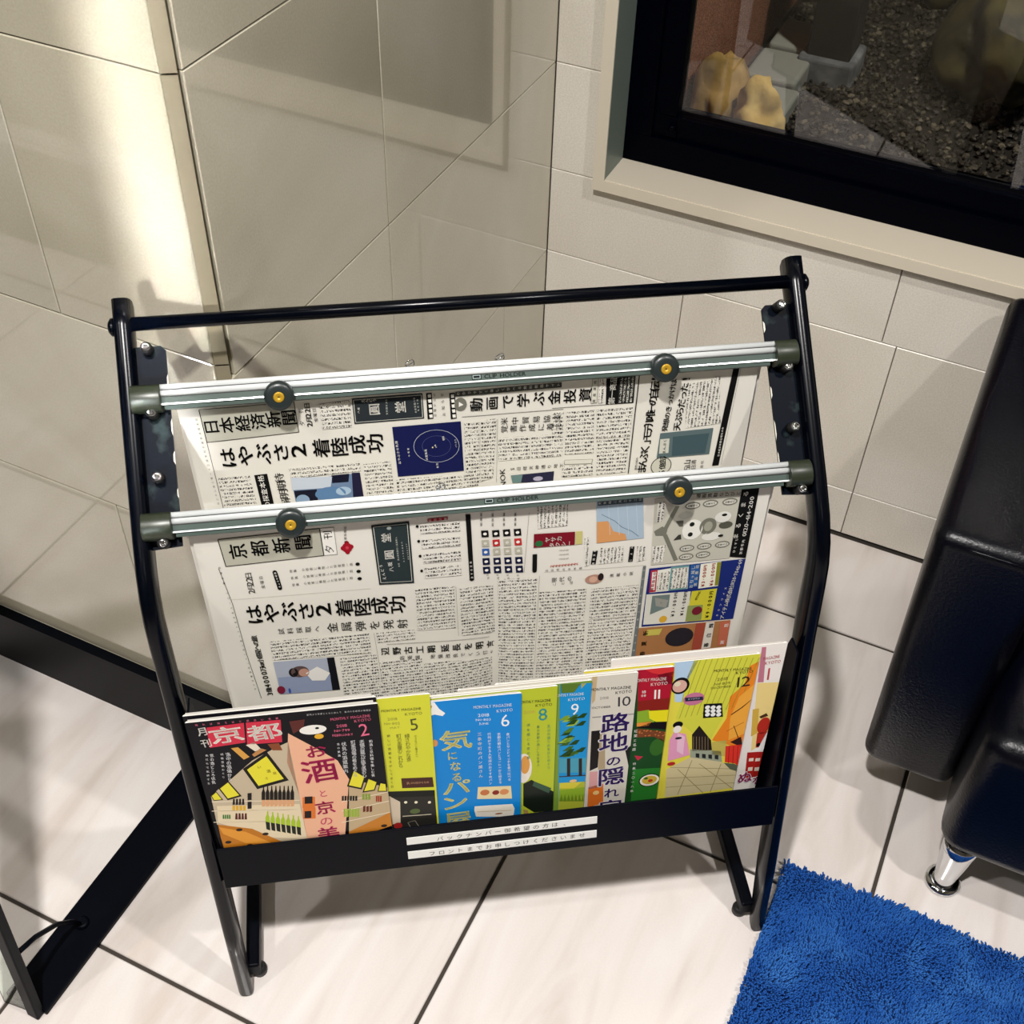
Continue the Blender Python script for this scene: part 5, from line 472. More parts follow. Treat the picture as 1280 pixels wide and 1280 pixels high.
'm2':[('q','f0b896',2,[(-.2115,.4665),(-.1876,.4385),(-.1686,.4146),(-.1603,.3813),(-.1745,.2719),(-.2145,.2702),(-.2127,.3621),(-.2182,.42)]),('q','c8b89c',2,[(-.2996,.3787),(-.273,.4057),(-.2513,.4294),(-.2271,.4454),(-.2131,.453),(-.2127,.3621),(-.2136,.278),(-.2531,.2782),(-.3017,.3273)]),('q','e6d6b4',3,[(-.2965,.3599),(-.2143,.3477),(-.2136,.282),(-.2594,.2954),(-.3001,.3307)]),('q','c4ad88',2,[(-.1603,.3813),(-.1217,.3596),(-.1227,.2952),(-.1692,.2809)]),('q','c07820',4,[(-.3007,.3271),(-.2678,.3127),(-.2414,.2838),(-.2477,.269),(-.3024,.2825)]),('q','e39a38',5,[(-.3004,.3224),(-.2748,.3084),(-.2504,.2817),(-.2779,.2874),(-.2982,.3092)]),('q','c8802c',4,[(-.1687,.2867),(-.1226,.3146),(-.1225,.2893),(-.1701,.271)]),('e','2a1c14',6,(-.2954,.293),.0033,.0019),('e','2a1c14',6,(-.2742,.2826),.0033,.0019),('e','2a1c14',6,(-.2809,.3135),.0033,.0019),('e','2a1c14',6,(-.2555,.3005),.0033,.0019),('e','2a1c14',6,(-.1308,.2909),.0033,.0019),('q','161310',4,[(-.2621,.4176),(-.2353,.4408),(-.2201,.3906),(-.2529,.3814)]),('q','e8df3a',5,[(-.2582,.4157),(-.2368,.4343),(-.2247,.3941),(-.2509,.3868)]),('q','161310',4,[(-.2906,.3906),(-.2793,.4016),(-.2697,.3723),(-.2845,.3679)]),('q','e8df3a',5,[(-.2887,.3892),(-.2796,.398),(-.272,.3745),(-.2838,.371)]),('q','161310',4,[(-.2996,.3787),(-.2934,.3855),(-.2888,.3694),(-.2981,.3694)]),('q','e8df3a',5,[(-.2987,.3782),(-.2937,.3835),(-.29,.3707),(-.2975,.3707)]),('q','161310',4,[(-.1545,.3988),(-.1428,.3835),(-.1489,.3611),(-.1634,.3693)]),('q','e8df3a',5,[(-.1541,.3947),(-.1447,.3824),(-.1496,.3645),(-.1612,.3711)]),('q','161310',4,[(-.141,.3806),(-.1314,.3724),(-.1358,.3567),(-.1487,.3555)]),('q','e8df3a',5,[(-.1406,.3778),(-.133,.3712),(-.1365,.3587),(-.1468,.3577)]),('q','161310',4,[(-.1295,.3702),(-.1233,.3672),(-.1232,.3525),(-.1332,.3544)]),('q','e8df3a',5,[(-.129,.3684),(-.1241,.366),(-.1241,.3542),(-.132,.3557)]),('t','い酒','101010',6,(-.2458,.4181),(-.2378,.4097),.0041,0,0),('t','ろ蔵','907020',6,(-.2414,.3981),(-.2323,.4052),.0037,0,0),('q','17100e',4,[(-.2513,.3615),(-.2495,.3746),(-.2476,.3797),(-.2465,.3859),(-.2455,.3857),(-.2462,.3794),(-.2459,.3739),(-.2476,.3615)]),('q','e2a878',5,[(-.2524,.3506),(-.2508,.3621),(-.2476,.3615),(-.249,.3507)]),('q','17100e',4,[(-.2472,.3607),(-.2455,.3739),(-.2436,.3789),(-.2425,.3852),(-.2415,.385),(-.2421,.3786),(-.2418,.3732),(-.2435,.3607)]),('q','e2a878',5,[(-.2483,.3498),(-.2467,.3613),(-.2435,.3607),(-.2449,.3499)]),('q','17100e',4,[(-.2432,.3599),(-.2414,.3731),(-.2395,.3782),(-.2385,.3844),(-.2375,.3842),(-.2381,.3779),(-.2378,.3724),(-.2394,.3599)]),('q','e2a878',5,[(-.2442,.349),(-.2427,.3606),(-.2394,.3599),(-.2408,.3491)]),('q','17100e',4,[(-.2391,.3591),(-.2374,.3723),(-.2355,.3774),(-.2344,.3837),(-.2334,.3835),(-.234,.3771),(-.2337,.3716),(-.2353,.3591)]),('q','e2a878',5,[(-.2401,.3482),(-.2386,.3598),(-.2353,.3591),(-.2367,.3483)]),('q','17100e',4,[(-.235,.3583),(-.2333,.3715),(-.2314,.3766),(-.2304,.3829),(-.2294,.3827),(-.23,.3764),(-.2296,.3709),(-.2312,.3583)]),('q','e2a878',5,[(-.2359,.3474),(-.2345,.359),(-.2312,.3583),(-.2326,.3475)]),('q','17100e',4,[(-.2309,.3575),(-.2292,.3708),(-.2273,.3759),(-.2263,.3822),(-.2253,.382),(-.2259,.3756),(-.2256,.3701),(-.2271,.3576)]),('q','e2a878',5,[(-.2318,.3466),(-.2304,.3582),(-.2271,.3576),(-.2284,.3467)]),('q','17100e',4,[(-.2268,.3568),(-.2251,.37),(-.2233,.3751),(-.2223,.3814),(-.2213,.3812),(-.2218,.3748),(-.2215,.3693),(-.223,.3568)]),('q','e2a878',5,[(-.2277,.3458),(-.2263,.3574),(-.223,.3568),(-.2243,.3459)]),('q','17100e',4,[(-.2227,.356),(-.2211,.3692),(-.2192,.3743),(-.2182,.3806),(-.2172,.3804),(-.2178,.374),(-.2174,.3685),(-.2189,.356)]),('q','e2a878',5,[(-.2236,.345),(-.2222,.3566),(-.2189,.356),(-.2202,.3451)]),('q','a8c828',4,[(-.2522,.325),(-.2515,.3305),(-.2493,.3358),(-.2486,.3413),(-.2473,.341),(-.2479,.3355),(-.2474,.3297),(-.2496,.3091),(-.2532,.3117)]),('q','182010',5,[(-.2523,.3231),(-.2484,.3204),(-.2498,.306),(-.2533,.309)]),('q','a8c828',4,[(-.2472,.3224),(-.2465,.328),(-.2443,.3333),(-.2436,.3388),(-.2424,.3386),(-.2429,.333),(-.2424,.3272),(-.2446,.3065),(-.2481,.3091)]),('q','182010',5,[(-.2473,.3205),(-.2434,.3178),(-.2448,.3034),(-.2483,.3064)]),('q','a8c828',4,[(-.2422,.3199),(-.2415,.3255),(-.2393,.3308),(-.2386,.3363),(-.2374,.3361),(-.2379,.3305),(-.2373,.3247),(-.2395,.3039),(-.2431,.3066)]),('q','182010',5,[(-.2423,.318),(-.2383,.3153),(-.2397,.3008),(-.2432,.3039)]),('q','a8c828',4,[(-.2372,.3174),(-.2365,.323),(-.2343,.3283),(-.2336,.3338),(-.2324,.3336),(-.2329,.328),(-.2323,.3221),(-.2345,.3013),(-.238,.304)]),('q','182010',5,[(-.2372,.3155),(-.2333,.3127),(-.2346,.2982),(-.2381,.3013)]),('q','a8c828',4,[(-.2321,.3148),(-.2315,.3204),(-.2293,.3258),(-.2286,.3313),(-.2274,.3311),(-.2278,.3255),(-.2273,.3196),(-.2294,.2987),(-.2329,.3014)]),('q','182010',5,[(-.2322,.3129),(-.2282,.3102),(-.2295,.2956),(-.2331,.2987)]),('q','a8c828',4,[(-.2271,.3123),(-.2264,.3179),(-.2243,.3232),(-.2236,.3288),(-.2223,.3286),(-.2228,.3229),(-.2222,.3171),(-.2242,.2961),(-.2278,.2988)]),('q','182010',5,[(-.2271,.3103),(-.2231,.3076),(-.2244,.293),(-.2279,.2961)]),('q','a8c828',4,[(-.222,.3097),(-.2213,.3153),(-.2192,.3207),(-.2185,.3263),(-.2173,.326),(-.2177,.3204),(-.2171,.3145),(-.2191,.2935),(-.2227,.2962)]),('q','182010',5,[(-.222,.3077),(-.218,.305),(-.2193,.2903),(-.2228,.2934)]),('q','241a16',4,[(-.2811,.3588),(-.2789,.3693),(-.2773,.369),(-.2784,.359)]),('q','e0b030',4,[(-.2826,.3491),(-.2813,.3577),(-.2786,.3572),(-.2798,.3493)]),('q','5a2422',4,[(-.2823,.3329),(-.2802,.3438),(-.2784,.3434),(-.2796,.3323)]),('q','3c7a34',4,[(-.2944,.3364),(-.2932,.3437),(-.2918,.3434),(-.2927,.3361)]),('q','241a16',4,[(-.2781,.3582),(-.2759,.3688),(-.2742,.3684),(-.2753,.3584)]),('q','e0b030',4,[(-.2791,.3484),(-.2778,.357),(-.2752,.3565),(-.2764,.3486)]),('q','5a2422',4,[(-.2792,.3323),(-.2772,.3432),(-.2753,.3428),(-.2765,.3317)]),('q','3c7a34',4,[(-.2923,.336),(-.2912,.3433),(-.2898,.343),(-.2907,.3357)]),('q','241a16',4,[(-.275,.3576),(-.2728,.3682),(-.2712,.3679),(-.2723,.3578)]),('q','e0b030',4,[(-.2757,.3477),(-.2744,.3564),(-.2717,.3559),(-.2729,.3479)]),('q','5a2422',4,[(-.2761,.3316),(-.2741,.3425),(-.2723,.3422),(-.2735,.3311)]),('q','3c7a34',4,[(-.2903,.3356),(-.2892,.3429),(-.2877,.3426),(-.2887,.3353)]),('q','241a16',4,[(-.272,.357),(-.2698,.3676),(-.2682,.3673),(-.2692,.3572)]),('q','e0b030',4,[(-.2722,.347),(-.2709,.3557),(-.2683,.3552),(-.2694,.3472)]),('q','5a2422',4,[(-.273,.331),(-.271,.3419),(-.2692,.3416),(-.2704,.3305)]),('q','3c7a34',4,[(-.2883,.3352),(-.2871,.3425),(-.2857,.3422),(-.2866,.3349)]),('q','1c1a16',4,[(-.171,.3449),(-.1702,.3533),(-.1681,.3536),(-.1688,.3452)]),('q','9ab83c',4,[(-.1716,.3147),(-.1705,.3298),(-.1683,.3305),(-.1693,.3162)]),('q','1c1a16',4,[(-.1683,.3444),(-.1675,.3528),(-.1653,.3531),(-.1661,.3447)]),('q','9ab83c',4,[(-.1689,.3141),(-.1677,.3292),(-.1655,.3299),(-.1666,.3156)]),('q','1c1a16',4,[(-.1655,.3439),(-.1648,.3523),(-.1626,.3526),(-.1634,.3442)]),('q','9ab83c',4,[(-.1661,.3136),(-.165,.3287),(-.1627,.3294),(-.1638,.3151)]),('q','1c1a16',4,[(-.1628,.3433),(-.162,.3517),(-.1599,.3521),(-.1606,.3437)]),('q','9ab83c',4,[(-.1633,.313),(-.1622,.3281),(-.16,.3288),(-.161,.3145)]),('q','1c1a16',4,[(-.1601,.3428),(-.1593,.3512),(-.1572,.3516),(-.1579,.3431)]),('q','9ab83c',4,[(-.1605,.3125),(-.1594,.3276),(-.1572,.3283),(-.1582,.314)]),('q','1c1a16',4,[(-.1573,.3423),(-.1566,.3507),(-.1544,.351),(-.1551,.3426)]),('q','9ab83c',4,[(-.1577,.3119),(-.1567,.3271),(-.1544,.3278),(-.1554,.3134)]),('q','8aa040',4,[(-.1498,.3427),(-.1491,.353),(-.1468,.3533),(-.1474,.343)]),('q','6a3020',4,[(-.151,.3202),(-.1501,.3307),(-.1474,.3317),(-.1483,.3212)]),('q','a03c24',4,[(-.1362,.3363),(-.1355,.3467),(-.1337,.3471),(-.1345,.3367)]),('q','8aa040',4,[(-.1468,.3421),(-.1462,.3524),(-.1438,.3527),(-.1444,.3424)]),('q','6a3020',4,[(-.1475,.3195),(-.1467,.33),(-.144,.331),(-.1448,.3205)]),('q','a03c24',4,[(-.1341,.3359),(-.1334,.3463),(-.1316,.3467),(-.1324,.3363)]),('q','8aa040',4,[(-.1438,.3416),(-.1432,.3519),(-.1408,.3522),(-.1414,.3418)]),('q','6a3020',4,[(-.1441,.3189),(-.1433,.3294),(-.1406,.3304),(-.1414,.3199)]),('q','a03c24',4,[(-.132,.3355),(-.1312,.3459),(-.1295,.3463),(-.1302,.3359)]),('l','f2e6cc',3,(-.3004,.368),(-.2136,.3542),.001),('l','f2e6cc',3,(-.1712,.3431),(-.1201,.3519),.001),('l','f2e6cc',3,(-.303,.352),(-.2155,.3378),.001),('l','f2e6cc',3,(-.1727,.3264),(-.1212,.3353),.001),('l','f2e6cc',3,(-.3062,.332),(-.2179,.3173),.001),('l','f2e6cc',3,(-.1747,.3056),(-.1226,.3146),.001),('q','181214',5,[(-.2077,.3594),(-.1998,.3586),(-.2011,.3463),(-.2091,.347)]),('q','181214',5,[(-.2106,.3338),(-.2038,.3333),(-.2052,.3206),(-.212,.3212)]),('q','181214',5,[(-.2634,.3762),(-.2593,.3761),(-.261,.3641),(-.2651,.3641)]),('q','181214',5,[(-.2655,.3613),(-.2614,.3612),(-.2631,.349),(-.2673,.3491)]),('q','e07830',4,[(-.2099,.3587),(-.1974,.3574),(-.1995,.3381),(-.2121,.3398)]),('q','e07830',4,[(-.2114,.3396),(-.1988,.3383),(-.2009,.3186),(-.2136,.3203)]),('q','d03048',3,[(-.286,.4882),(-.2506,.4896),(-.2534,.4593),(-.2879,.4567)]),('q','d03048',3,[(-.2487,.4896),(-.216,.4886),(-.2188,.4539),(-.2523,.4558)]),('t','京','fff8ee',5,(-.2699,.4739),(-.2697,.4739),.0339,5,1,.55),('t','都','fff8ee',5,(-.2339,.4723),(-.2337,.4722),.0339,5,1,.55),('t','月','f4f2ea',4,(-.2912,.4827),(-.291,.4827),.0107,5,1,.9),('t','刊','f4f2ea',4,(-.2904,.4644),(-.2902,.4643),.0107,5,1,.9),('t','MONTHLY MAGAZINE','e87090',4,(-.168,.4812),(-.1318,.481),.0041,4,1),('t','KYOTO','e87090',4,(-.1455,.4749),(-.1323,.4753),.0041,4,1),('t','2018','e87090',4,(-.1679,.4699),(-.1512,.4697),.0045,4,0),('t','No.799','e87090',4,(-.1686,.4628),(-.1506,.4621),.0037,4,0),('t','FEBRUARY','e87090',4,(-.1689,.4559),(-.1509,.4548),.0035,4,0),('t','2','e87090',4,(-.1387,.46),(-.1385,.46),.016,4,0),('t','創刊より京都とともに歩んで 毎月十日発売の情報誌','c8c8c8',3,(-.1898,.4919),(-.1307,.4895),.0021,4,0),('t','知れば知るほど面白い京都','e87090',3,(-.2944,.4934),(-.2192,.4913),.0025,4,0),('t','お','c83068',6,(-.1882,.4335),(-.188,.4335),.0226,4,1,.7),('t','酒','c83068',6,(-.1886,.4007),(-.1884,.4007),.0374,4,1,.8),('t','と','c83068',6,(-.1885,.3619),(-.1882,.3619),.0103,4,0),('t','京','c83068',6,(-.1894,.3361),(-.1892,.3361),.0217,4,1,.8),('t','の','c83068',6,(-.1904,.3119),(-.1902,.3118),.0156,4,0,.8),('t','美','c83068',6,(-.1907,.2873),(-.1905,.2872),.0246,4,1,.8),('e','f4f2ea',4,(-.1874,.4683),.0131,.0053),('e','e8b030',5,(-.1827,.457),.0045,.0029),('e','101010',5,(-.1832,.4702),.0019,.0012),('q','5c2a24',3,[(-.2083,.4847),(-.1934,.4855),(-.1958,.473),(-.2067,.465)]),('q','d8a04a',3,[(-.2683,.4526),(-.2615,.4531),(-.2528,.4358),(-.2589,.4325)]),('q','e8dcc8',3,[(-.2536,.455),(-.2452,.4585),(-.24,.446),(-.2463,.4437)]),('q','8a4a2c',3,[(-.2331,.4531),(-.2221,.4529),(-.2201,.4408),(-.2295,.4424)]),('q','c08850',3,[(-.2499,.4393),(-.2408,.4478),(-.2353,.4441),(-.2485,.435)]),('t','洛中の酒場から','f0f0f0',5,(-.2725,.4433),(-.277,.4029),.0049,4,1),('t','特集酒蔵めぐり','d8d8d8',5,(-.2782,.4444),(-.2825,.4075),.0029,4,0),('t','京の酒どころ伏見','f0f0f0',5,(-.2881,.4444),(-.2934,.4007),.0041,4,0),('t','角打ちで乾杯する','d8d8d8',5,(-.2928,.4452),(-.2983,.3999),.0029,4,0),('t','京の美酒','f4f4f4',5,(-.1655,.4413),(-.1664,.4228),.0029,4,0),('t','伏見の酒蔵案内','f4f4f4',5,(-.1601,.4404),(-.1623,.3959),.0051,4,1),('t','町家酒場の肴をめぐる','f4f4f4',5,(-.1508,.4421),(-.1532,.3872),.0049,4,1),('t','老舗の蔵元が語る酒の心','f4f4f4',5,(-.1423,.4413),(-.1445,.3845),.0049,4,1),('t','和酒と京料理を楽しむ宵','f4f4f4',5,(-.1336,.4405),(-.1355,.3836),.0037,4,0)],
'm5':[('q','d8da3c',1,[(-.1215,.5032),(-.0724,.4979),(-.0728,.2721),(-.125,.2726)]),('t','MONTHLY MAGAZINE','6a6c30',4,(-.1188,.4799),(-.082,.478),.0036,4,1),('t','KYOTO','6a6c30',4,(-.0959,.4713),(-.0822,.4707),.0042,4,0),('t','2018','a0a040',4,(-.1181,.4669),(-.102,.4655),.0042,4,0),('t','No.802','a0a040',4,(-.1186,.4597),(-.1024,.4583),.0038,4,0),('t','MAY','a0a040',4,(-.113,.4522),(-.1038,.4519),.0034,4,0),('t','5','55562c',4,(-.0894,.4538),(-.0892,.4538),.0156,4,0),('t','小さなパン屋さんへ','77782f',5,(-.0889,.4353),(-.0893,.4009),.0029,4,0),('t','緑さわやかな京','77782f',5,(-.0971,.4367),(-.0977,.3972),.0055,4,0),('t','町の本屋のこれから','77782f',5,(-.1053,.4381),(-.1063,.3881),.0055,4,0),('t','新しい京都をさがして歩く日','6a6c30',5,(-.1155,.4399),(-.1176,.3539),.0034,4,0),('q','4a2a20',3,[(-.1074,.3663),(-.0749,.3625),(-.0742,.3447),(-.1074,.3487)]),('t','Roulotte','b08868',4,(-.1022,.3566),(-.0785,.3544),.0046,4,0),('q','181a14',3,[(-.1234,.3457),(-.0737,.339),(-.0738,.328),(-.1144,.3335),(-.1229,.3374)]),('q','2c2a26',2,[(-.1229,.3363),(-.0738,.328),(-.0736,.2742),(-.1228,.2729)]),('q','d8c8b0',3,[(-.1228,.3382),(-.1111,.3246),(-.113,.2861),(-.122,.284)]),('e','f4ecd0',4,(-.1053,.3227),.0017,.0017),('e','f4ecd0',4,(-.0944,.3206),.0017,.0017),('e','f4ecd0',4,(-.0802,.3178),.0017,.0017),('l','c8c0a8',3,(-.1101,.2973),(-.079,.2951),.0015),('e','b02828',4,(-.116,.2808),.0046,.0042),('e','58683c',4,(-.0963,.3044),.0055,.0034),('l','8a8478',4,(-.1052,.2846),(-.0973,.2869),.0008),('l','8a8478',4,(-.0973,.2869),(-.0935,.2742),.0008),('l','8a8478',4,(-.0935,.2742),(-.1025,.274),.0008),('l','8a8478',4,(-.1025,.274),(-.1052,.2846),.0008)],
'm6':[('q','1288d8',1,[(-.0727,.4942),(.0184,.4817),(.0219,.2671),(-.0733,.2649)]),('q','f4f4f0',3,[(-.071,.4842),(-.0675,.4822),(-.0635,.4716),(-.0575,.4635),(-.0604,.4596),(-.0683,.4632),(-.0729,.4617)]),('q','e8a030',3,[(-.0716,.4786),(-.0699,.4769),(-.0725,.4702)]),('e','d89858',3,(-.07,.4168),.0031,.0042),('t','MONTHLY MAGAZINE','f4f8fa',4,(-.0281,.4681),(.0082,.4662),.0046,4,1),('t','KYOTO','f4f8fa',4,(-.0049,.4586),(.0082,.4582),.0046,4,1),('t','2018','e0f0fa',4,(-.0287,.455),(-.0105,.4537),.005,4,0),('t','No.803','e0f0fa',4,(-.0289,.448),(-.0102,.446),.0038,4,0),('t','JUNE','e0f0fa',4,(-.0286,.4415),(-.0106,.4396),.0034,4,0),('t','6','f4f8fa',4,(.0023,.4419),(.0025,.4419),.0161,4,0),('t','気','f2ec9a',5,(-.049,.4186),(-.0488,.4186),.0345,2,1,.72),('t','に','f2ec9a',5,(-.053,.3924),(-.0528,.3923),.0115,2,1),('t','な','f2ec9a',5,(-.0504,.374),(-.0502,.3739),.0126,2,1),('t','る','f2ec9a',5,(-.0497,.3543),(-.0495,.3542),.0126,2,1),('t','パ','f2ec9a',5,(-.0506,.3358),(-.0504,.3358),.0326,2,1,.62),('t','ン','f2ec9a',5,(-.0525,.3084),(-.0523,.3083),.0316,2,1,.66),('t','屋','f2ec9a',5,(-.0509,.2745),(-.0507,.2745),.0316,2,1,.8),('t','三条寺町のパン屋さん','f4f8fa',5,(-.0242,.424),(-.024,.3521),.0046,4,1),('t','行列ができる人気店のおすすめパン','f0f6fa',5,(-.0142,.4223),(-.0137,.3372),.0038,4,0),('t','京都の朝はパンとコーヒーから始まる','f0f6fa',5,(-.0043,.4206),(-.0034,.3369),.0038,4,0),('t','食パンとサンドイッチを食べ比べる','f0f6fa',5,(.005,.419),(.0064,.34),.0038,4,0),('q','ead9a8',4,[(-.0274,.3324),(.0081,.3281),(.0093,.3043),(-.0288,.3106)]),('e','c87848',5,(-.0202,.3211),.005,.0038),('e','8c2c20',5,(-.0084,.3189),.0038,.0031),('e','d8905c',5,(.0008,.3184),.005,.0038),('q','f0eadc',4,[(-.0316,.2975),(.0097,.2939),(.0121,.2848),(.0107,.2693),(-.0305,.2775),(-.0322,.29)]),('l','c8a878',5,(-.0293,.2867),(.0087,.282),.0008),('e','a06030',5,(-.0054,.2785),.0042,.001)],
'm8':[('q','bcc832',1,[(.0194,.4843),(.0574,.48),(.0606,.2641),(.0226,.2645)]),('t','MONTHLY MAGAZINE','404020',4,(.0173,.4655),(.0482,.464),.0043,4,1),('t','KYOTO','404020',4,(.0349,.4578),(.0487,.4573),.0043,4,0),('t','2018','c8b050',4,(.023,.4487),(.0313,.4485),.0047,4,0),('t','8','2c9090',4,(.0412,.4422),(.0414,.4421),.0163,4,0),('t','涼を感じる京の夏','5a8a5a',5,(.0265,.4274),(.027,.3718),.0039,4,0),('t','夏の京都の過ごし方を学ぶ','5a8a5a',5,(.0367,.4227),(.0376,.357),.0035,4,0),('t','五山の送り火をひとめぐり','4a9a70',5,(.0476,.4223),(.0491,.3501),.0039,4,0),('e','f0e8d8',3,(.0221,.3534),.0089,.019),('e','e0a050',4,(.0236,.3596),.005,.0116),('q','182018',3,[(.0219,.3255),(.0307,.3315),(.0584,.3052),(.0599,.2685),(.0344,.2693),(.0221,.2846)]),('q','3c5a44',4,[(.0337,.3283),(.0528,.312),(.05,.3033),(.0318,.3203)]),('q','a88c50',4,[(.0222,.2776),(.0272,.2749),(.0283,.2648),(.0233,.2651)])],
'm9':[('q','1c94d4',1,[(.058,.4846),(.0908,.4815),(.0964,.2649),(.0619,.2628)]),('q','5c7a28',2,[(.0586,.4845),(.0797,.4826),(.0728,.4695),(.0599,.4701)]),('q','b0a858',2,[(.0797,.4821),(.0849,.4818),(.08,.4741)]),('t','MONTHLY MAGAZINE','f0f8fa',4,(.0544,.4673),(.0822,.4659),.0043,4,1),('t','KYOTO','f0f8fa',4,(.0685,.4587),(.0825,.4582),.0043,4,1),('t','9','f0f8fa',5,(.0747,.4425),(.0749,.4425),.015,4,0),('q','98b83c',2,[(.0613,.4228),(.0687,.4299),(.0734,.4297),(.0698,.4225)]),('q','3c6420',3,[(.0673,.4227),(.0746,.4298),(.0793,.4297),(.0758,.4224)]),('q','3c6420',4,[(.0671,.3636),(.0747,.3712),(.0796,.3709),(.0759,.3633)]),('q','22440f',2,[(.0618,.3922),(.0693,.3996),(.0741,.3994),(.0705,.3919)]),('q','22440f',3,[(.0766,.3686),(.0841,.3762),(.089,.3759),(.0854,.3683)]),('q','22440f',4,[(.0624,.3637),(.07,.3713),(.0748,.3711),(.0712,.3634)]),('q','22440f',2,[(.0755,.4141),(.0828,.4213),(.0876,.4211),(.0841,.4139)]),('q','22440f',3,[(.0642,.3678),(.0717,.3754),(.0766,.3752),(.073,.3675)]),('q','98b83c',4,[(.0585,.3878),(.066,.3952),(.0708,.395),(.0672,.3875)]),('q','98b83c',2,[(.0681,.4164),(.0755,.4237),(.0802,.4235),(.0767,.4162)]),('q','507c24',3,[(.0641,.3622),(.0717,.3698),(.0765,.3695),(.0729,.3619)]),('q','22440f',4,[(.076,.4269),(.0833,.4341),(.0881,.4339),(.0846,.4267)]),('q','507c24',2,[(.0714,.3654),(.079,.373),(.0838,.3728),(.0802,.3652)]),('q','22440f',3,[(.0609,.4004),(.0683,.4077),(.0731,.4075),(.0695,.4001)]),('q','22440f',4,[(.0663,.4179),(.0736,.4251),(.0783,.4249),(.0748,.4177)]),('q','3c6420',2,[(.0633,.3731),(.0708,.3806),(.0757,.3804),(.072,.3728)]),('q','22440f',3,[(.0576,.3865),(.065,.3939),(.0699,.3937),(.0662,.3862)]),('q','22440f',4,[(.0695,.3828),(.077,.3903),(.0818,.3901),(.0782,.3826)]),('q','3c6420',2,[(.0601,.3826),(.0676,.3901),(.0725,.3899),(.0688,.3824)]),('q','98b83c',3,[(.0659,.4151),(.0732,.4223),(.078,.4221),(.0745,.4148)]),('q','507c24',4,[(.0628,.4049),(.0702,.4122),(.075,.412),(.0714,.4046)]),('q','22440f',2,[(.0643,.3902),(.0718,.3976),(.0766,.3974),(.073,.3899)]),('q','7ca030',3,[(.0579,.4262),(.0652,.4333),(.07,.4332),(.0664,.426)]),('q','7ca030',4,[(.0633,.3887),(.0708,.3961),(.0756,.3959),(.072,.3884)]),('q','22440f',2,[(.06,.3636),(.0676,.3712),(.0725,.371),(.0688,.3633)]),('q','3c6420',3,[(.0667,.426),(.074,.4332),(.0787,.433),(.0752,.4258)]),('q','4aa0b8',2,[(.0609,.3609),(.0928,.3568),(.0936,.3305),(.0612,.3348)]),('q','2c2018',5,[(.069,.3594),(.0725,.3595),(.0735,.3275),(.07,.3275)]),('q','2c2018',5,[(.0818,.3571),(.0853,.3572),(.0866,.3251),(.083,.3251)]),('l','40301c',5,(.0614,.3281),(.0938,.3255),.0016),('e','e8c088',5,(.0771,.3175),.004,.002),('q','b0b838',2,[(.0617,.3164),(.0943,.3137),(.0959,.265),(.0619,.2628)]),('q','8cae30',3,[(.0621,.3028),(.0943,.3035),(.095,.2862),(.0622,.2821)]),('q','d8cc40',3,[(.0621,.3163),(.0862,.3135),(.0786,.3031),(.0624,.3061)]),('q','6c8c24',4,[(.063,.2819),(.0647,.2954),(.0671,.2811)]),('q','6c8c24',4,[(.0671,.2811),(.0687,.2947),(.0712,.2803)]),('q','6c8c24',4,[(.0712,.2803),(.0728,.2939),(.0753,.2796)]),('q','6c8c24',4,[(.0753,.2796),(.0769,.2931),(.0794,.2788)]),('q','6c8c24',4,[(.0794,.2788),(.081,.2923),(.0835,.278)]),('q','6c8c24',4,[(.0835,.278),(.0851,.2916),(.0876,.2772)]),('q','6c8c24',4,[(.0876,.2772),(.0892,.2908),(.0918,.2764)]),('q','6c8c24',4,[(.0918,.2764),(.0933,.29),(.0959,.2756)])],
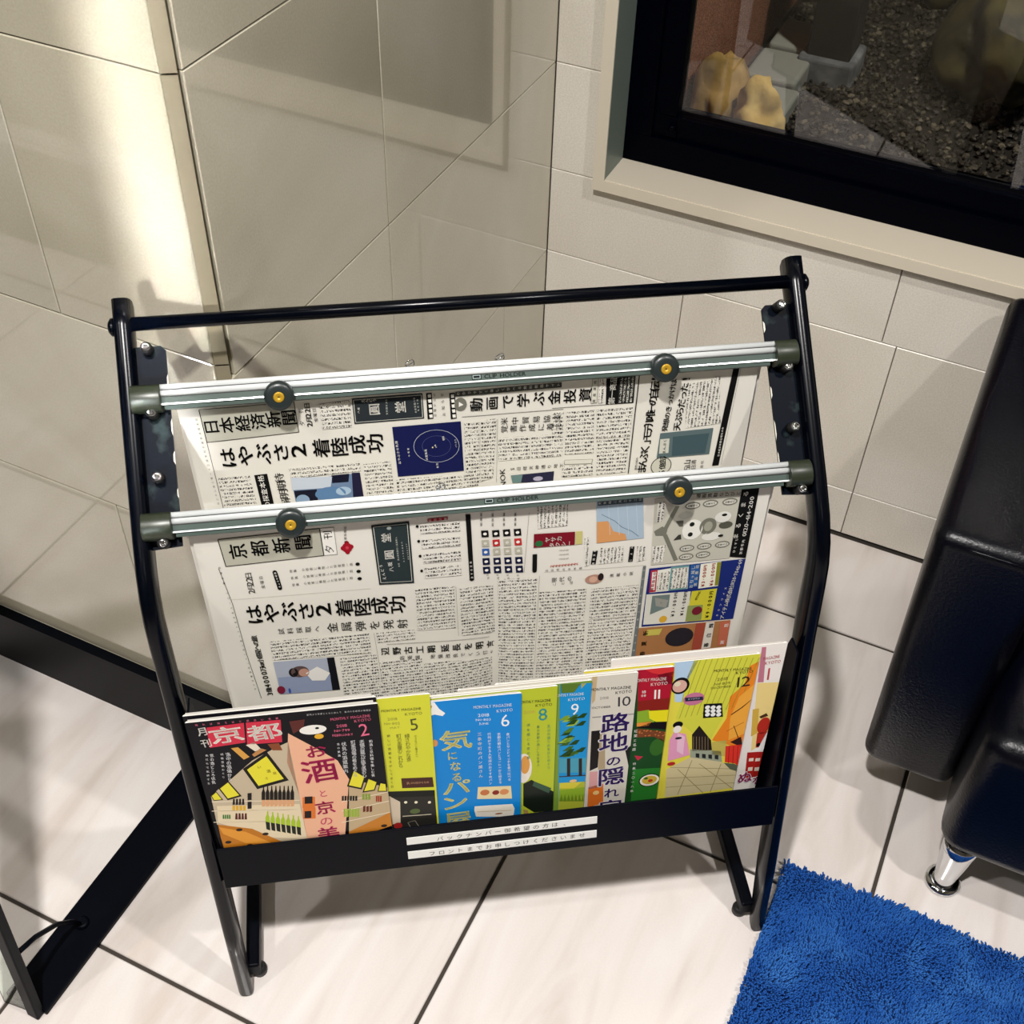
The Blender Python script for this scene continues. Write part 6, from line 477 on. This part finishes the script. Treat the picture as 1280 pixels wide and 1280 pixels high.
'm10':[('q','d8d2c4',1,[(.0918,.4841),(.1358,.4801),(.1508,.2633),(.0969,.2621)]),('q','d9d4c6',2,[(.0911,.4883),(.1389,.4865),(.1444,.2633),(.0956,.2604)]),('q','c8b088',3,[(.0911,.4883),(.0963,.488),(.0956,.4504),(.0927,.445)]),('t','MONTHLY MAGAZINE','28241e',4,(.0917,.4678),(.131,.4658),.0044,4,1),('t','KYOTO','28241e',4,(.1177,.4591),(.1314,.4592),.0044,4,1),('t','2018','8c867c',4,(.0983,.4529),(.1115,.4525),.004,4,0),('t','OCTOBER','28241e',4,(.0943,.4383),(.1114,.4375),.0032,4,0),('t','10','403c40',4,(.1205,.444),(.129,.4438),.0156,4,0),('q','1a1614',3,[(.0941,.3996),(.1038,.3995),(.104,.3341),(.0953,.3291)]),('q','20201a',3,[(.1323,.3616),(.1415,.3664),(.1428,.3304),(.1368,.3381)]),('q','b09c7c',3,[(.1032,.3919),(.1089,.394),(.1123,.3293),(.1047,.3207)]),('q','d8a0a0',3,[(.0953,.3274),(.1104,.3263),(.1099,.296),(.0957,.2953)]),('q','dc7028',3,[(.0952,.2988),(.1116,.3025),(.1136,.264),(.0956,.2604)]),('e','f0c880',4,(.1043,.2868),.0036,.0028),('l','9c9a90',3,(.0941,.4225),(.1391,.4211),.002),('t','路','f6f4ee',4,(.1187,.4093),(.1189,.4092),.0319,2,3,.78),('t','路','48307c',5,(.1187,.4093),(.1189,.4092),.0319,2,1,.78),('t','地','f6f4ee',4,(.1187,.3751),(.1189,.3751),.033,2,3,.78),('t','地','48307c',5,(.1187,.3751),(.1189,.3751),.033,2,1,.78),('t','の','f6f4ee',4,(.1206,.3426),(.1208,.3426),.018,2,3,.78),('t','の','48307c',5,(.1206,.3426),(.1208,.3426),.018,2,1,.78),('t','隠','f6f4ee',4,(.1201,.3145),(.1203,.3145),.0319,2,3,.78),('t','隠','48307c',5,(.1201,.3145),(.1203,.3145),.0319,2,1,.78),('t','れ','f6f4ee',4,(.1219,.2834),(.1221,.2834),.018,2,3,.78),('t','れ','48307c',5,(.1219,.2834),(.1221,.2834),.018,2,1,.78),('t','家','f6f4ee',4,(.1224,.2552),(.1226,.2551),.028,2,3,.78),('t','家','48307c',5,(.1224,.2552),(.1226,.2551),.028,2,1,.78)],
'm11':[('q','1e4a20',1,[(.1385,.4908),(.1761,.4871),(.1854,.2591),(.1456,.2586)]),('q','b01c30',2,[(.1385,.4908),(.1761,.4871),(.178,.4342),(.1414,.4371)]),('q','d83838',3,[(.1451,.4898),(.1761,.4871),(.1765,.4723),(.1532,.4815)]),('q','7c1020',3,[(.1591,.4778),(.1757,.4809),(.1766,.4608),(.1641,.4627)]),('t','MONTHLY MAGAZINE','f6f0ea',4,(.137,.4721),(.1681,.4706),.0049,4,1),('t','KYOTO','f6f0ea',5,(.1546,.4636),(.1688,.4634),.0049,4,1),('t','18','f0e8e0',5,(.1441,.4529),(.1488,.4527),.0045,4,0),('t','08','f0e8e0',5,(.1445,.4469),(.1492,.4468),.0037,4,0),('t','11','f6f0ea',5,(.1568,.447),(.1655,.4465),.015,4,0),('q','8a2418',3,[(.1413,.4386),(.1776,.4387),(.1784,.4191),(.1421,.4221)]),('q','8cb030',4,[(.1421,.4215),(.154,.4225),(.1625,.4127),(.1615,.4006),(.1429,.4022)]),('q','ece020',5,[(.1541,.4207),(.1786,.4191),(.1782,.3993),(.1634,.4009),(.1561,.4076)]),('q','e8943c',4,[(.1429,.4022),(.1594,.4025),(.156,.3953),(.1433,.3959)]),('q','18120e',4,[(.1557,.4),(.1792,.3992),(.1789,.3853),(.1435,.3937)]),('q','7a4424',4,[(.1435,.3928),(.1798,.382),(.1795,.363),(.1635,.3753),(.1446,.377)]),('e','c87840',5,(.1733,.3756),.001,.0008),('e','c87840',5,(.1684,.3764),.001,.0008),('e','c87840',5,(.1465,.3865),.001,.0008),('e','c87840',5,(.1752,.377),.001,.0008),('e','c87840',5,(.1587,.3783),.001,.0008),('e','c87840',5,(.1649,.3784),.001,.0008),('e','c87840',5,(.1546,.386),.001,.0008),('e','c87840',5,(.1591,.3858),.001,.0008),('e','c87840',5,(.1578,.3782),.001,.0008),('e','c87840',5,(.1556,.3876),.001,.0008),('e','c87840',5,(.1472,.3875),.001,.0008),('e','c87840',5,(.1694,.3819),.001,.0008),('e','c87840',5,(.1544,.3869),.001,.0008),('e','c87840',5,(.1754,.3803),.001,.0008),('e','c87840',5,(.152,.3877),.001,.0008),('e','c87840',5,(.1475,.3874),.001,.0008),('e','c87840',5,(.166,.3845),.001,.0008),('e','c87840',5,(.1473,.3845),.001,.0008),('e','c87840',5,(.1539,.3786),.001,.0008),('e','c87840',5,(.1497,.3837),.001,.0008),('e','386a24',4,(.1687,.3559),.0085,.0112),('q','c83048',4,[(.1443,.345),(.1541,.3416),(.1486,.3353)]),('q','2c7a2c',3,[(.1446,.3201),(.1815,.3168),(.1854,.2591),(.146,.2596)]),('e','101010',4,(.1647,.2961),.0122,.0089),('e','f0ece0',5,(.1647,.2961),.011,.0077),('e','d0b040',6,(.1646,.2968),.0085,.0057),('e','b84028',7,(.1658,.2952),.0028,.002),('e','406a28',7,(.1603,.3004),.0024,.0016),('t','紅葉と名庭','f0ece4',5,(.1429,.3883),(.1431,.3565),.0041,4,0),('t','特集二〇一八秋','f0ece4',5,(.1453,.33),(.1459,.2789),.0037,4,0)],
'm12':[('q','e8dc4c',1,[(.1752,.5028),(.2664,.4932),(.2837,.2584),(.1863,.2555)]),('q','b8d4ec',2,[(.1759,.501),(.2008,.4982),(.1903,.4529),(.1909,.4262),(.1821,.4276)]),('q','d8d848',2,[(.1962,.4975),(.2638,.4916),(.2649,.4702),(.2405,.4029),(.2281,.3547),(.2199,.3561),(.2062,.3712),(.1856,.3997),(.19,.4353),(.191,.4643)]),('l','a8a838',3,(.203,.495),(.1896,.399),.0008),('l','a8a838',3,(.2091,.4941),(.1958,.3999),.0008),('l','a8a838',3,(.2152,.4932),(.202,.4007),.0008),('l','a8a838',3,(.2213,.4923),(.2083,.4015),.0008),('l','a8a838',3,(.2275,.4914),(.2145,.4023),.0008),('l','a8a838',3,(.2336,.4905),(.2207,.4031),.0008),('l','a8a838',3,(.2398,.4896),(.2269,.4039),.0008),('l','a8a838',3,(.246,.4886),(.2331,.4048),.0008),('l','a8a838',3,(.2522,.4877),(.2394,.4056),.0008),('l','a8a838',3,(.2584,.4868),(.2456,.4064),.0008),('l','a8a838',3,(.2646,.4859),(.2518,.4072),.0008),('q','ee8a24',3,[(.2566,.4743),(.2654,.4801),(.2685,.4227),(.2739,.3468),(.261,.3359),(.2302,.3543),(.242,.3903),(.2415,.427),(.2547,.4457)]),('q','f4ac40',4,[(.2515,.4254),(.2656,.444),(.2721,.36),(.2488,.3511),(.2461,.3897)]),('l','3c2418',5,(.2463,.3958),(.2682,.4183),.0015),('l','b06020',5,(.2448,.3678),(.2623,.3807),.0008),('l','3c2418',5,(.2518,.3762),(.2613,.3489),.0008),('t','MONTHLY MAGAZINE','50502c',4,(.2203,.4719),(.2582,.47),.0042,4,1),('t','KYOTO','50502c',5,(.2444,.4653),(.2588,.4654),.0042,4,1),('t','2018','70702c',5,(.2204,.4575),(.2386,.4581),.005,4,0),('t','No.809','70702c',5,(.2216,.4503),(.2395,.4504),.0042,4,0),('t','DECEMBER','70702c',5,(.2203,.4446),(.2393,.4446),.0034,4,0),('t','12','3c2c1c',6,(.2468,.4499),(.256,.4502),.0164,4,0),('e','18120e',4,(.1854,.4536),.0097,.0097),('e','e0b0a0',5,(.1849,.4531),.0076,.0071),('e','e8dcc0',6,(.1822,.457),.0034,.0029),('e','c87898',5,(.2022,.4297),.0113,.0076),('q','2a2c3c',6,[(.1922,.4334),(.2116,.4324),(.2127,.4263),(.1932,.427)]),('t','KYOTO','c8c8d8',7,(.1963,.4304),(.208,.43),.0025,4,0),('q','141410',5,[(.214,.4194),(.2338,.4178),(.2376,.3942),(.2156,.3953)]),('e','f4f4f0',6,(.2186,.4132),.0027,.0023),('e','f4f4f0',6,(.2193,.407),.0027,.0023),('e','f4f4f0',6,(.22,.4008),.0027,.0023),('e','f4f4f0',6,(.2248,.4122),.0027,.0023),('e','f4f4f0',6,(.2255,.406),.0027,.0023),('e','f4f4f0',6,(.2262,.3998),.0027,.0023),('e','f4f4f0',6,(.231,.4112),.0027,.0023),('e','f4f4f0',6,(.2317,.405),.0027,.0023),('e','f4f4f0',6,(.2325,.3987),.0027,.0023),('q','282018',3,[(.2065,.368),(.213,.3827),(.2291,.3545),(.2322,.336),(.2096,.3384)]),('l','8c7850',4,(.2085,.3645),(.2112,.3381),.0006),('l','8c7850',4,(.2118,.3639),(.2145,.3375),.0006),('l','8c7850',4,(.2151,.3633),(.2179,.3369),.0006),('l','8c7850',4,(.2183,.3628),(.2212,.3363),.0006),('l','8c7850',4,(.2216,.3622),(.2245,.3358),.0006),('l','8c7850',4,(.2249,.3617),(.2278,.3352),.0006),('q','c8b858',3,[(.2305,.351),(.2468,.3514),(.2504,.3212),(.2332,.3276)]),('q','a0a890',3,[(.2072,.3421),(.2429,.3325),(.2464,.3119),(.2087,.327)]),('q','2c2c28',4,[(.2141,.3336),(.2184,.3322),(.2192,.3241),(.2149,.3262)]),('q','2c2c28',4,[(.2215,.3313),(.2258,.3299),(.2267,.3218),(.2223,.3239)]),('q','2c2c28',4,[(.2289,.329),(.2332,.3276),(.2341,.3195),(.2298,.3216)]),('q','2c2c28',4,[(.2364,.3267),(.2407,.3253),(.2416,.3171),(.2372,.3192)]),('q','382018',5,[(.2513,.3474),(.2626,.3552),(.2714,.3423),(.2713,.3358)]),('q','e03828',5,[(.247,.341),(.271,.3407),(.2737,.3019),(.2496,.3113)]),('l','8c1c18',6,(.2512,.3403),(.2541,.3078),.0006),('l','8c1c18',6,(.2562,.3394),(.2593,.3069),.0006),('l','8c1c18',6,(.2612,.3385),(.2644,.306),.0006),('l','8c1c18',6,(.2663,.3376),(.2695,.305),.0006),('q','5c6450',4,[(.2487,.3098),(.2737,.3019),(.2725,.2867),(.2576,.2963)]),('q','d8ca9c',2,[(.1836,.3097),(.2087,.327),(.2453,.3121),(.2791,.2924),(.2804,.259),(.1863,.2555)]),('l','9a8c60',3,(.1851,.2924),(.2784,.2822),.0008),('l','9a8c60',3,(.1856,.275),(.2792,.268),.0008),('l','9a8c60',3,(.1962,.3075),(.2307,.2559),.0008),('l','9a8c60',3,(.2204,.3132),(.2645,.2584),.0008),('l','9a8c60',3,(.2113,.3215),(.2008,.2581),.0008),('l','9a8c60',3,(.2457,.3086),(.2392,.2561),.0008),('l','9a8c60',3,(.2693,.2873),(.2686,.2594),.0008),('l','9a8c60',3,(.1875,.3124),(.2748,.2932),.0008),('e','141010',5,(.189,.3883),.0055,.0042),('e','f4ece4',6,(.189,.3805),.0046,.0046),('q','e8a0c0',5,[(.1858,.3763),(.1993,.3708),(.2077,.3321),(.1943,.3279),(.1833,.3249),(.182,.3626)]),('q','f0c4d8',6,[(.19,.374),(.1987,.3661),(.1999,.3335),(.192,.3415)]),('e','2c2430',7,(.1918,.3648),.0038,.0015),('e','b82c30',6,(.1879,.3191),.0046,.0025)],
'm1':[('q','f4eee6',1,[(.2654,.4984),(.2938,.5047),(.2924,.4458),(.3034,.2531),(.2851,.253)]),('q','c47c8c',2,[(.2663,.4988),(.271,.4989),(.2762,.4424),(.2697,.4429)]),('q','f2d88c',2,[(.2695,.442),(.2933,.4398),(.3015,.3454),(.2788,.323)]),('q','d8b048',3,[(.2706,.3981),(.2775,.3985),(.2816,.3553),(.2751,.3499)]),('t','MAGAZINE','c04850',4,(.2717,.4806),(.2869,.4818),.0047,4,1),('t','KYOTO','c04850',4,(.2747,.4731),(.2881,.4739),.0047,4,1),('t','1','c04850',4,(.2797,.4551),(.2799,.455),.0161,4,0),('e','b83020',4,(.287,.3672),.0072,.0106),('q','b83020',4,[(.2816,.3553),(.2937,.3564),(.2874,.3281),(.2832,.3289)]),('q','4c3018',5,[(.2795,.3842),(.2869,.3892),(.2896,.3841),(.2821,.3807)]),('q','f8f6f2',4,[(.2858,.3251),(.2921,.3535),(.2989,.3555),(.3007,.3225),(.282,.3224)]),('e','101010',5,(.2857,.3334),.0021,.0026),('q','b02420',3,[(.2749,.321),(.3001,.3192),(.3038,.2724),(.2783,.2719)]),('q','f0e0d0',4,[(.2785,.3096),(.2838,.3094),(.2842,.3036),(.2787,.3039)]),('q','f0e0d0',4,[(.2798,.2924),(.2851,.2921),(.2854,.2852),(.2801,.2855)]),('q','f0e0d0',4,[(.2862,.3083),(.2915,.308),(.2919,.3022),(.2864,.3025)]),('q','f0e0d0',4,[(.2876,.291),(.2929,.2907),(.2932,.2838),(.2879,.284)]),('q','f0e0d0',4,[(.294,.3069),(.2993,.3066),(.2997,.3008),(.2942,.3011)]),('q','f0e0d0',4,[(.2954,.2896),(.3007,.2893),(.3011,.2823),(.2957,.2826)]),('t','ぬ','f8f0f4',5,(.2785,.2736),(.2787,.2736),.0187,4,3),('t','ぬ','b03070',6,(.2785,.2736),(.2787,.2736),.017,4,1),('t','を','f8f0f4',5,(.2938,.2648),(.294,.2648),.014,4,3),('t','を','b03070',6,(.2938,.2648),(.294,.2648),.0127,4,1)]}
paper('newspaper',.223,.7345,.330,DATA['paper1'],'financial evening newspaper hung behind, with a navy orbit diagram on its page',-.2745,.2735,1.3)
paper('newspaper',.135,.6555,.250,DATA['paper2'],'Kyoto evening newspaper hung in front, with a weather map and cat advertisement',-.2745,.2725,2.6)
# ---------------------------------------------------------------- magazines
MG=DATA['mags']; kk=.04
LAB=dict(m2='February issue with black cover and pink sake lettering, at the left front of the tray',m5='May issue with yellow-green cover, showing between February and the blue one',m6='June issue with bright blue cover and yellow bread lettering',m8='August issue with lime green cover and a teal numeral 8',m9='September issue with pine trees under a blue sky',m10='October issue with pale cover and big purple lettering',m11='November issue with crimson and green garden cover',m12='December issue with yellow thatched roof and orange tree',m1='January issue with cream cover, rearmost at the right end of the tray')
def magazine(key,s1,ht,c,ops,label):
    s0=s1-.182; hb=.2395 if c<.04 else .2405
    e=empty('magazine',(RX,RY,0),RA); tag(e,label,'magazine','monthly magazines in the rack tray')
    D=lambda h:c+kk*h
    th=.0015
    f=lambda t,p,q_:Lc(p,D(q_)+t,q_)
    cs=[(s0,hb),(s1,hb),(s1,ht-.0015),(s1-.0015,ht),(s0+.0015,ht),(s0,ht-.0015)]
    m=MB()
    vs=[f(t,a,b) for t in(0.0,th) for a,b in cs]; n=len(cs); m.add(vs,[tuple(range(n)),tuple(range(2*n-1,n-1,-1))]+[(k,n+k,n+(k+1)%n,(k+1)%n) for k in range(n)])
    m.build('page_block',M_pages,e)
    # page edges, a few leaves standing a little proud
    for k in range(3):
        t=.0003+.0004*k; g=MB(); g.add([f(t,s0+.002+.001*k,ht-.006),f(t,s1-.003-.0015*k,ht-.006),f(t,s1-.004,ht+(.0008 if key!='m2' else .0032)+.0005*k),f(t,s0+.003,ht+(.0012 if key!='m2' else .0030)-.0002*k)],[(0,1,2,3)]); g.build('leaf',M_pages,e,fixn=False)
    p=Print(lambda s,h,ee:Lc(min(max(s,s0),s1),D(min(max(h,hb),ht))-.00006-ee,min(max(h,hb),ht)),.00006); p.rough=.3; p.spec=.2
    base={'m2':'0b0912','m5':'d8da3c','m6':'1288d8','m8':'bcc832','m9':'7c9c38','m10':'d9d4c6','m11':'1e4a20','m12':'e8dc4c','m1':'f4eee6'}[key]
    p.quad([(s0,ht-.0006),(s1,ht-.0006),(s1,hb),(s0,hb)],p.ink(base),.3)
    if ops: p.run(ops)
    p.build('front_cover',e); return e
random.seed(2)
magazine('m2',MG['m2'][0]-.001,MG['m2'][1]+.0075,MG['m2'][2]+.0021,None,'second copy of the black February issue, just behind the front one')
for k in('m2','m5','m6','m8','m9','m10','m11','m12','m1'):
    s1,ht,c=MG[k]; magazine(k,s1,ht,c,DATA[k],LAB[k])
# ---------------------------------------------------------------- armchair
arm=empty('armchair',(.98,-.3,0)); tag(arm,'black leather armchair with chrome feet against the back wall','armchair')
def soft(name,b,bev,parent,m=M_leath,seg=5,taper=None,puff=0):
    x0,y0,z0,x1,y1,z1=b; bm=bmesh.new(); bmesh.ops.create_cube(bm,size=1)
    for v in bm.verts: v.co=Vector(((x0+x1)/2+v.co.x*(x1-x0),(y0+y1)/2+v.co.y*(y1-y0),(z0+z1)/2+v.co.z*(z1-z0)))
    bmesh.ops.bevel(bm,geom=list(bm.edges),offset=bev,segments=seg,profile=.5,affect='EDGES')
    if taper:
        for v in bm.verts: v.co=taper(v.co)
    me=bpy.data.meshes.new(name); bm.to_mesh(me); bm.free(); me.materials.append(m)
    for p in me.polygons: p.use_smooth=True
    o=bpy.data.objects.new(name,me); COL.objects.link(o)
    if parent: o.parent=parent; 
    return o
cx_,cy_=-.98,.3
def loc(b): return (b[0]+cx_,b[1]+cy_,b[2],b[3]+cx_,b[4]+cy_,b[5])
tp=lambda v:Vector((v.x-(.012*(v.z-.1)/.42 if v.x<-.2 else 0),v.y,v.z+(.02*(v.y+.2)/.48)*max(0,(v.z-.3))/.22))
a1=soft('arm',loc((.690,-.500,.10,.806,-.02,.522)),.019,arm,taper=tp); a2=soft('arm',loc((1.40,-.500,.10,1.516,-.02,.522)),.024,arm)
for o_,xx in((a1,.681),(a2,1.40)):
    pts=[Vector((xx+cx_+x,-.4985+cy_+y,z)) for x,y,z in((.022,.004,.508),(.045,-.0005,.5125),(.075,-.0005,.5125),(.105,.002,.510))]; MB().tube(pts,.0016,8).build('piping',M_leath,o_)
soft('seat',loc((.803,-.597,.105,1.403,-.12,.335)),.03,arm); soft('seat_cushion',loc((.808,-.585,.325,1.398,-.12,.40)),.0 or .028,arm) if False else None
soft('backrest',loc((.80,-.16,.10,1.405,-.02,.74)),.035,arm)
for x,y in((.838,-.565),(1.37,-.565),(.76,-.08),(1.45,-.08)):
    lg=MB().lathe([(.017,.006),(.0135,.012),(.0155,.03),(.022,.085),(.024,.112)],(x+cx_,y+cy_,0),(0,0,1),24).build('leg',M_chrome,arm)
    MB().lathe([(.0215,.0002),(.023,.002),(.023,.006),(.018,.009),(.010,.0095)],(x+cx_,y+cy_,0),(0,0,1),24).build('foot_disc',M_chrome,lg)
# ---------------------------------------------------------------- blue rug
rug=empty('rug',(.9,-.9,0)); tag(rug,'bright blue deep-pile rug on the pale tiles before the armchair','rug')
MB().box(.650-.9,-1.55+.9,.0003,1.62-.9,-.638+.9,.007).build('backing',pmat('rug_backing','0c2a66',.95),rug)
def pile():
    st=.0024; xs=np.arange(.646,1.30,st); ys=np.arange(-1.22,-.634,st); X,Y=np.meshgrid(xs,ys); X=X.ravel();Y=Y.ravel(); n=len(X)
    X=X+rng.uniform(-.0014,.0014,n); Y=Y+rng.uniform(-.0014,.0014,n)
    lx=np.sin(X*31+Y*17)*.5+np.sin(X*73-Y*41)*.3; ly=np.cos(X*27-Y*35)*.5+np.sin(Y*80+X*20)*.3
    lean=.0040; H=.0125+rng.uniform(-.003,.003,n)+.0015*lx
    a=rng.uniform(0,6.28,n); r0=.0014
    dxv=lx*lean+rng.normal(0,.0016,n); dyv=ly*lean+rng.normal(0,.0016,n)
    V=[]
    for (t,r) in((0,.9),(.55,1.25),(.9,.9)):
        for k in range(4):
            an=a+k*PI/2+t*1.2; V.append(np.stack([X+dxv*t**1.5+r*r0*np.cos(an),Y+dyv*t**1.5+r*r0*np.sin(an),.0045+H*t],1))
    V.append(np.stack([X+dxv*1.1,Y+dyv*1.1,.0045+H],1))
    V=np.stack(V,1).reshape(-1,3)
    q=[]
    for L_ in(0,1):
        for k in range(4): a0,b0=L_*4+k,L_*4+(k+1)%4; q+= [(a0,b0,b0+4),(a0,b0+4,a0+4)]
    for k in range(4): q.append((8+k,8+(k+1)%4,12))
    q=np.array(q); Fc=(q[None]+13*np.arange(n)[:,None,None]).reshape(-1)
    me=bpy.data.meshes.new('pile'); me.vertices.add(len(V)); me.vertices.foreach_set('co',(V-np.array([.9,-.9,0])).ravel()); me.loops.add(len(Fc)); me.loops.foreach_set('vertex_index',Fc); npol=len(Fc)//3; me.polygons.add(npol); me.polygons.foreach_set('loop_start',np.arange(npol)*3)
    try: me.polygons.foreach_set('loop_total',np.full(npol,3))
    except Exception: pass
    me.update(calc_edges=True); me.polygons.foreach_set('use_smooth',np.ones(npol,bool))
    me.materials.append(pmat('blue_pile_yarn','2458a4',.9,spec=.1,noise_=(22,'3a74bc',.45,.7)))
    o=bpy.data.objects.new('pile',me); COL.objects.link(o); o.parent=rug; o['kind']='stuff'
pile()
# ---------------------------------------------------------------- floor stand at the lower left
st=empty('floor_stand',(-.1,-1.21,0)); tag(st,'black steel floor stand with flat base strip at the lower left corner','stand')
MB().box(-.049,-.0,.0,.010,.36,.008).build('base_plate',M_blackm,st,bevel=.0015)
MB().prism([(-.0085,-.006),(.0085,-.006),(.0085,.006),(-.0085,.006)],.0,1.15,lambda t,p,q_:(-.003+p-.012*t*.4,-.004+q_+.073*t,t+.001)).build('upright',M_blackm,st,bevel=.002)
MB().prism([(-.0015,-.002),(.0015,-.002),(.0015,.002),(-.0015,.002)],.0,1,lambda t,p,q_:(0,0,0)) 
MB().add([(x-.012*z*.4,y+.073*z,z) for z in(.002,1.14) for x,y in((-.046,-.010),(-.0118,-.006),(-.0118,-.003),(-.046,-.007))],[(0,1,2,3),(4,5,6,7),(0,1,5,4),(1,2,6,5),(2,3,7,6),(3,0,4,7)]).build('side_panel',M_acryl,st)
MB().tube([(0,.012,.133),(-.008,.040,.110),(-.018,.075,.07),(-.024,.098,.03),(-.0245,.106,.0085)],.0032,10).build('stay_rod',M_blackm,st)
MB().lathe([(.009,0),(.009,.003),(.006,.005)],(-.024,.108,.008),(0,0,1),16).build('stay_foot',M_blackm,st)
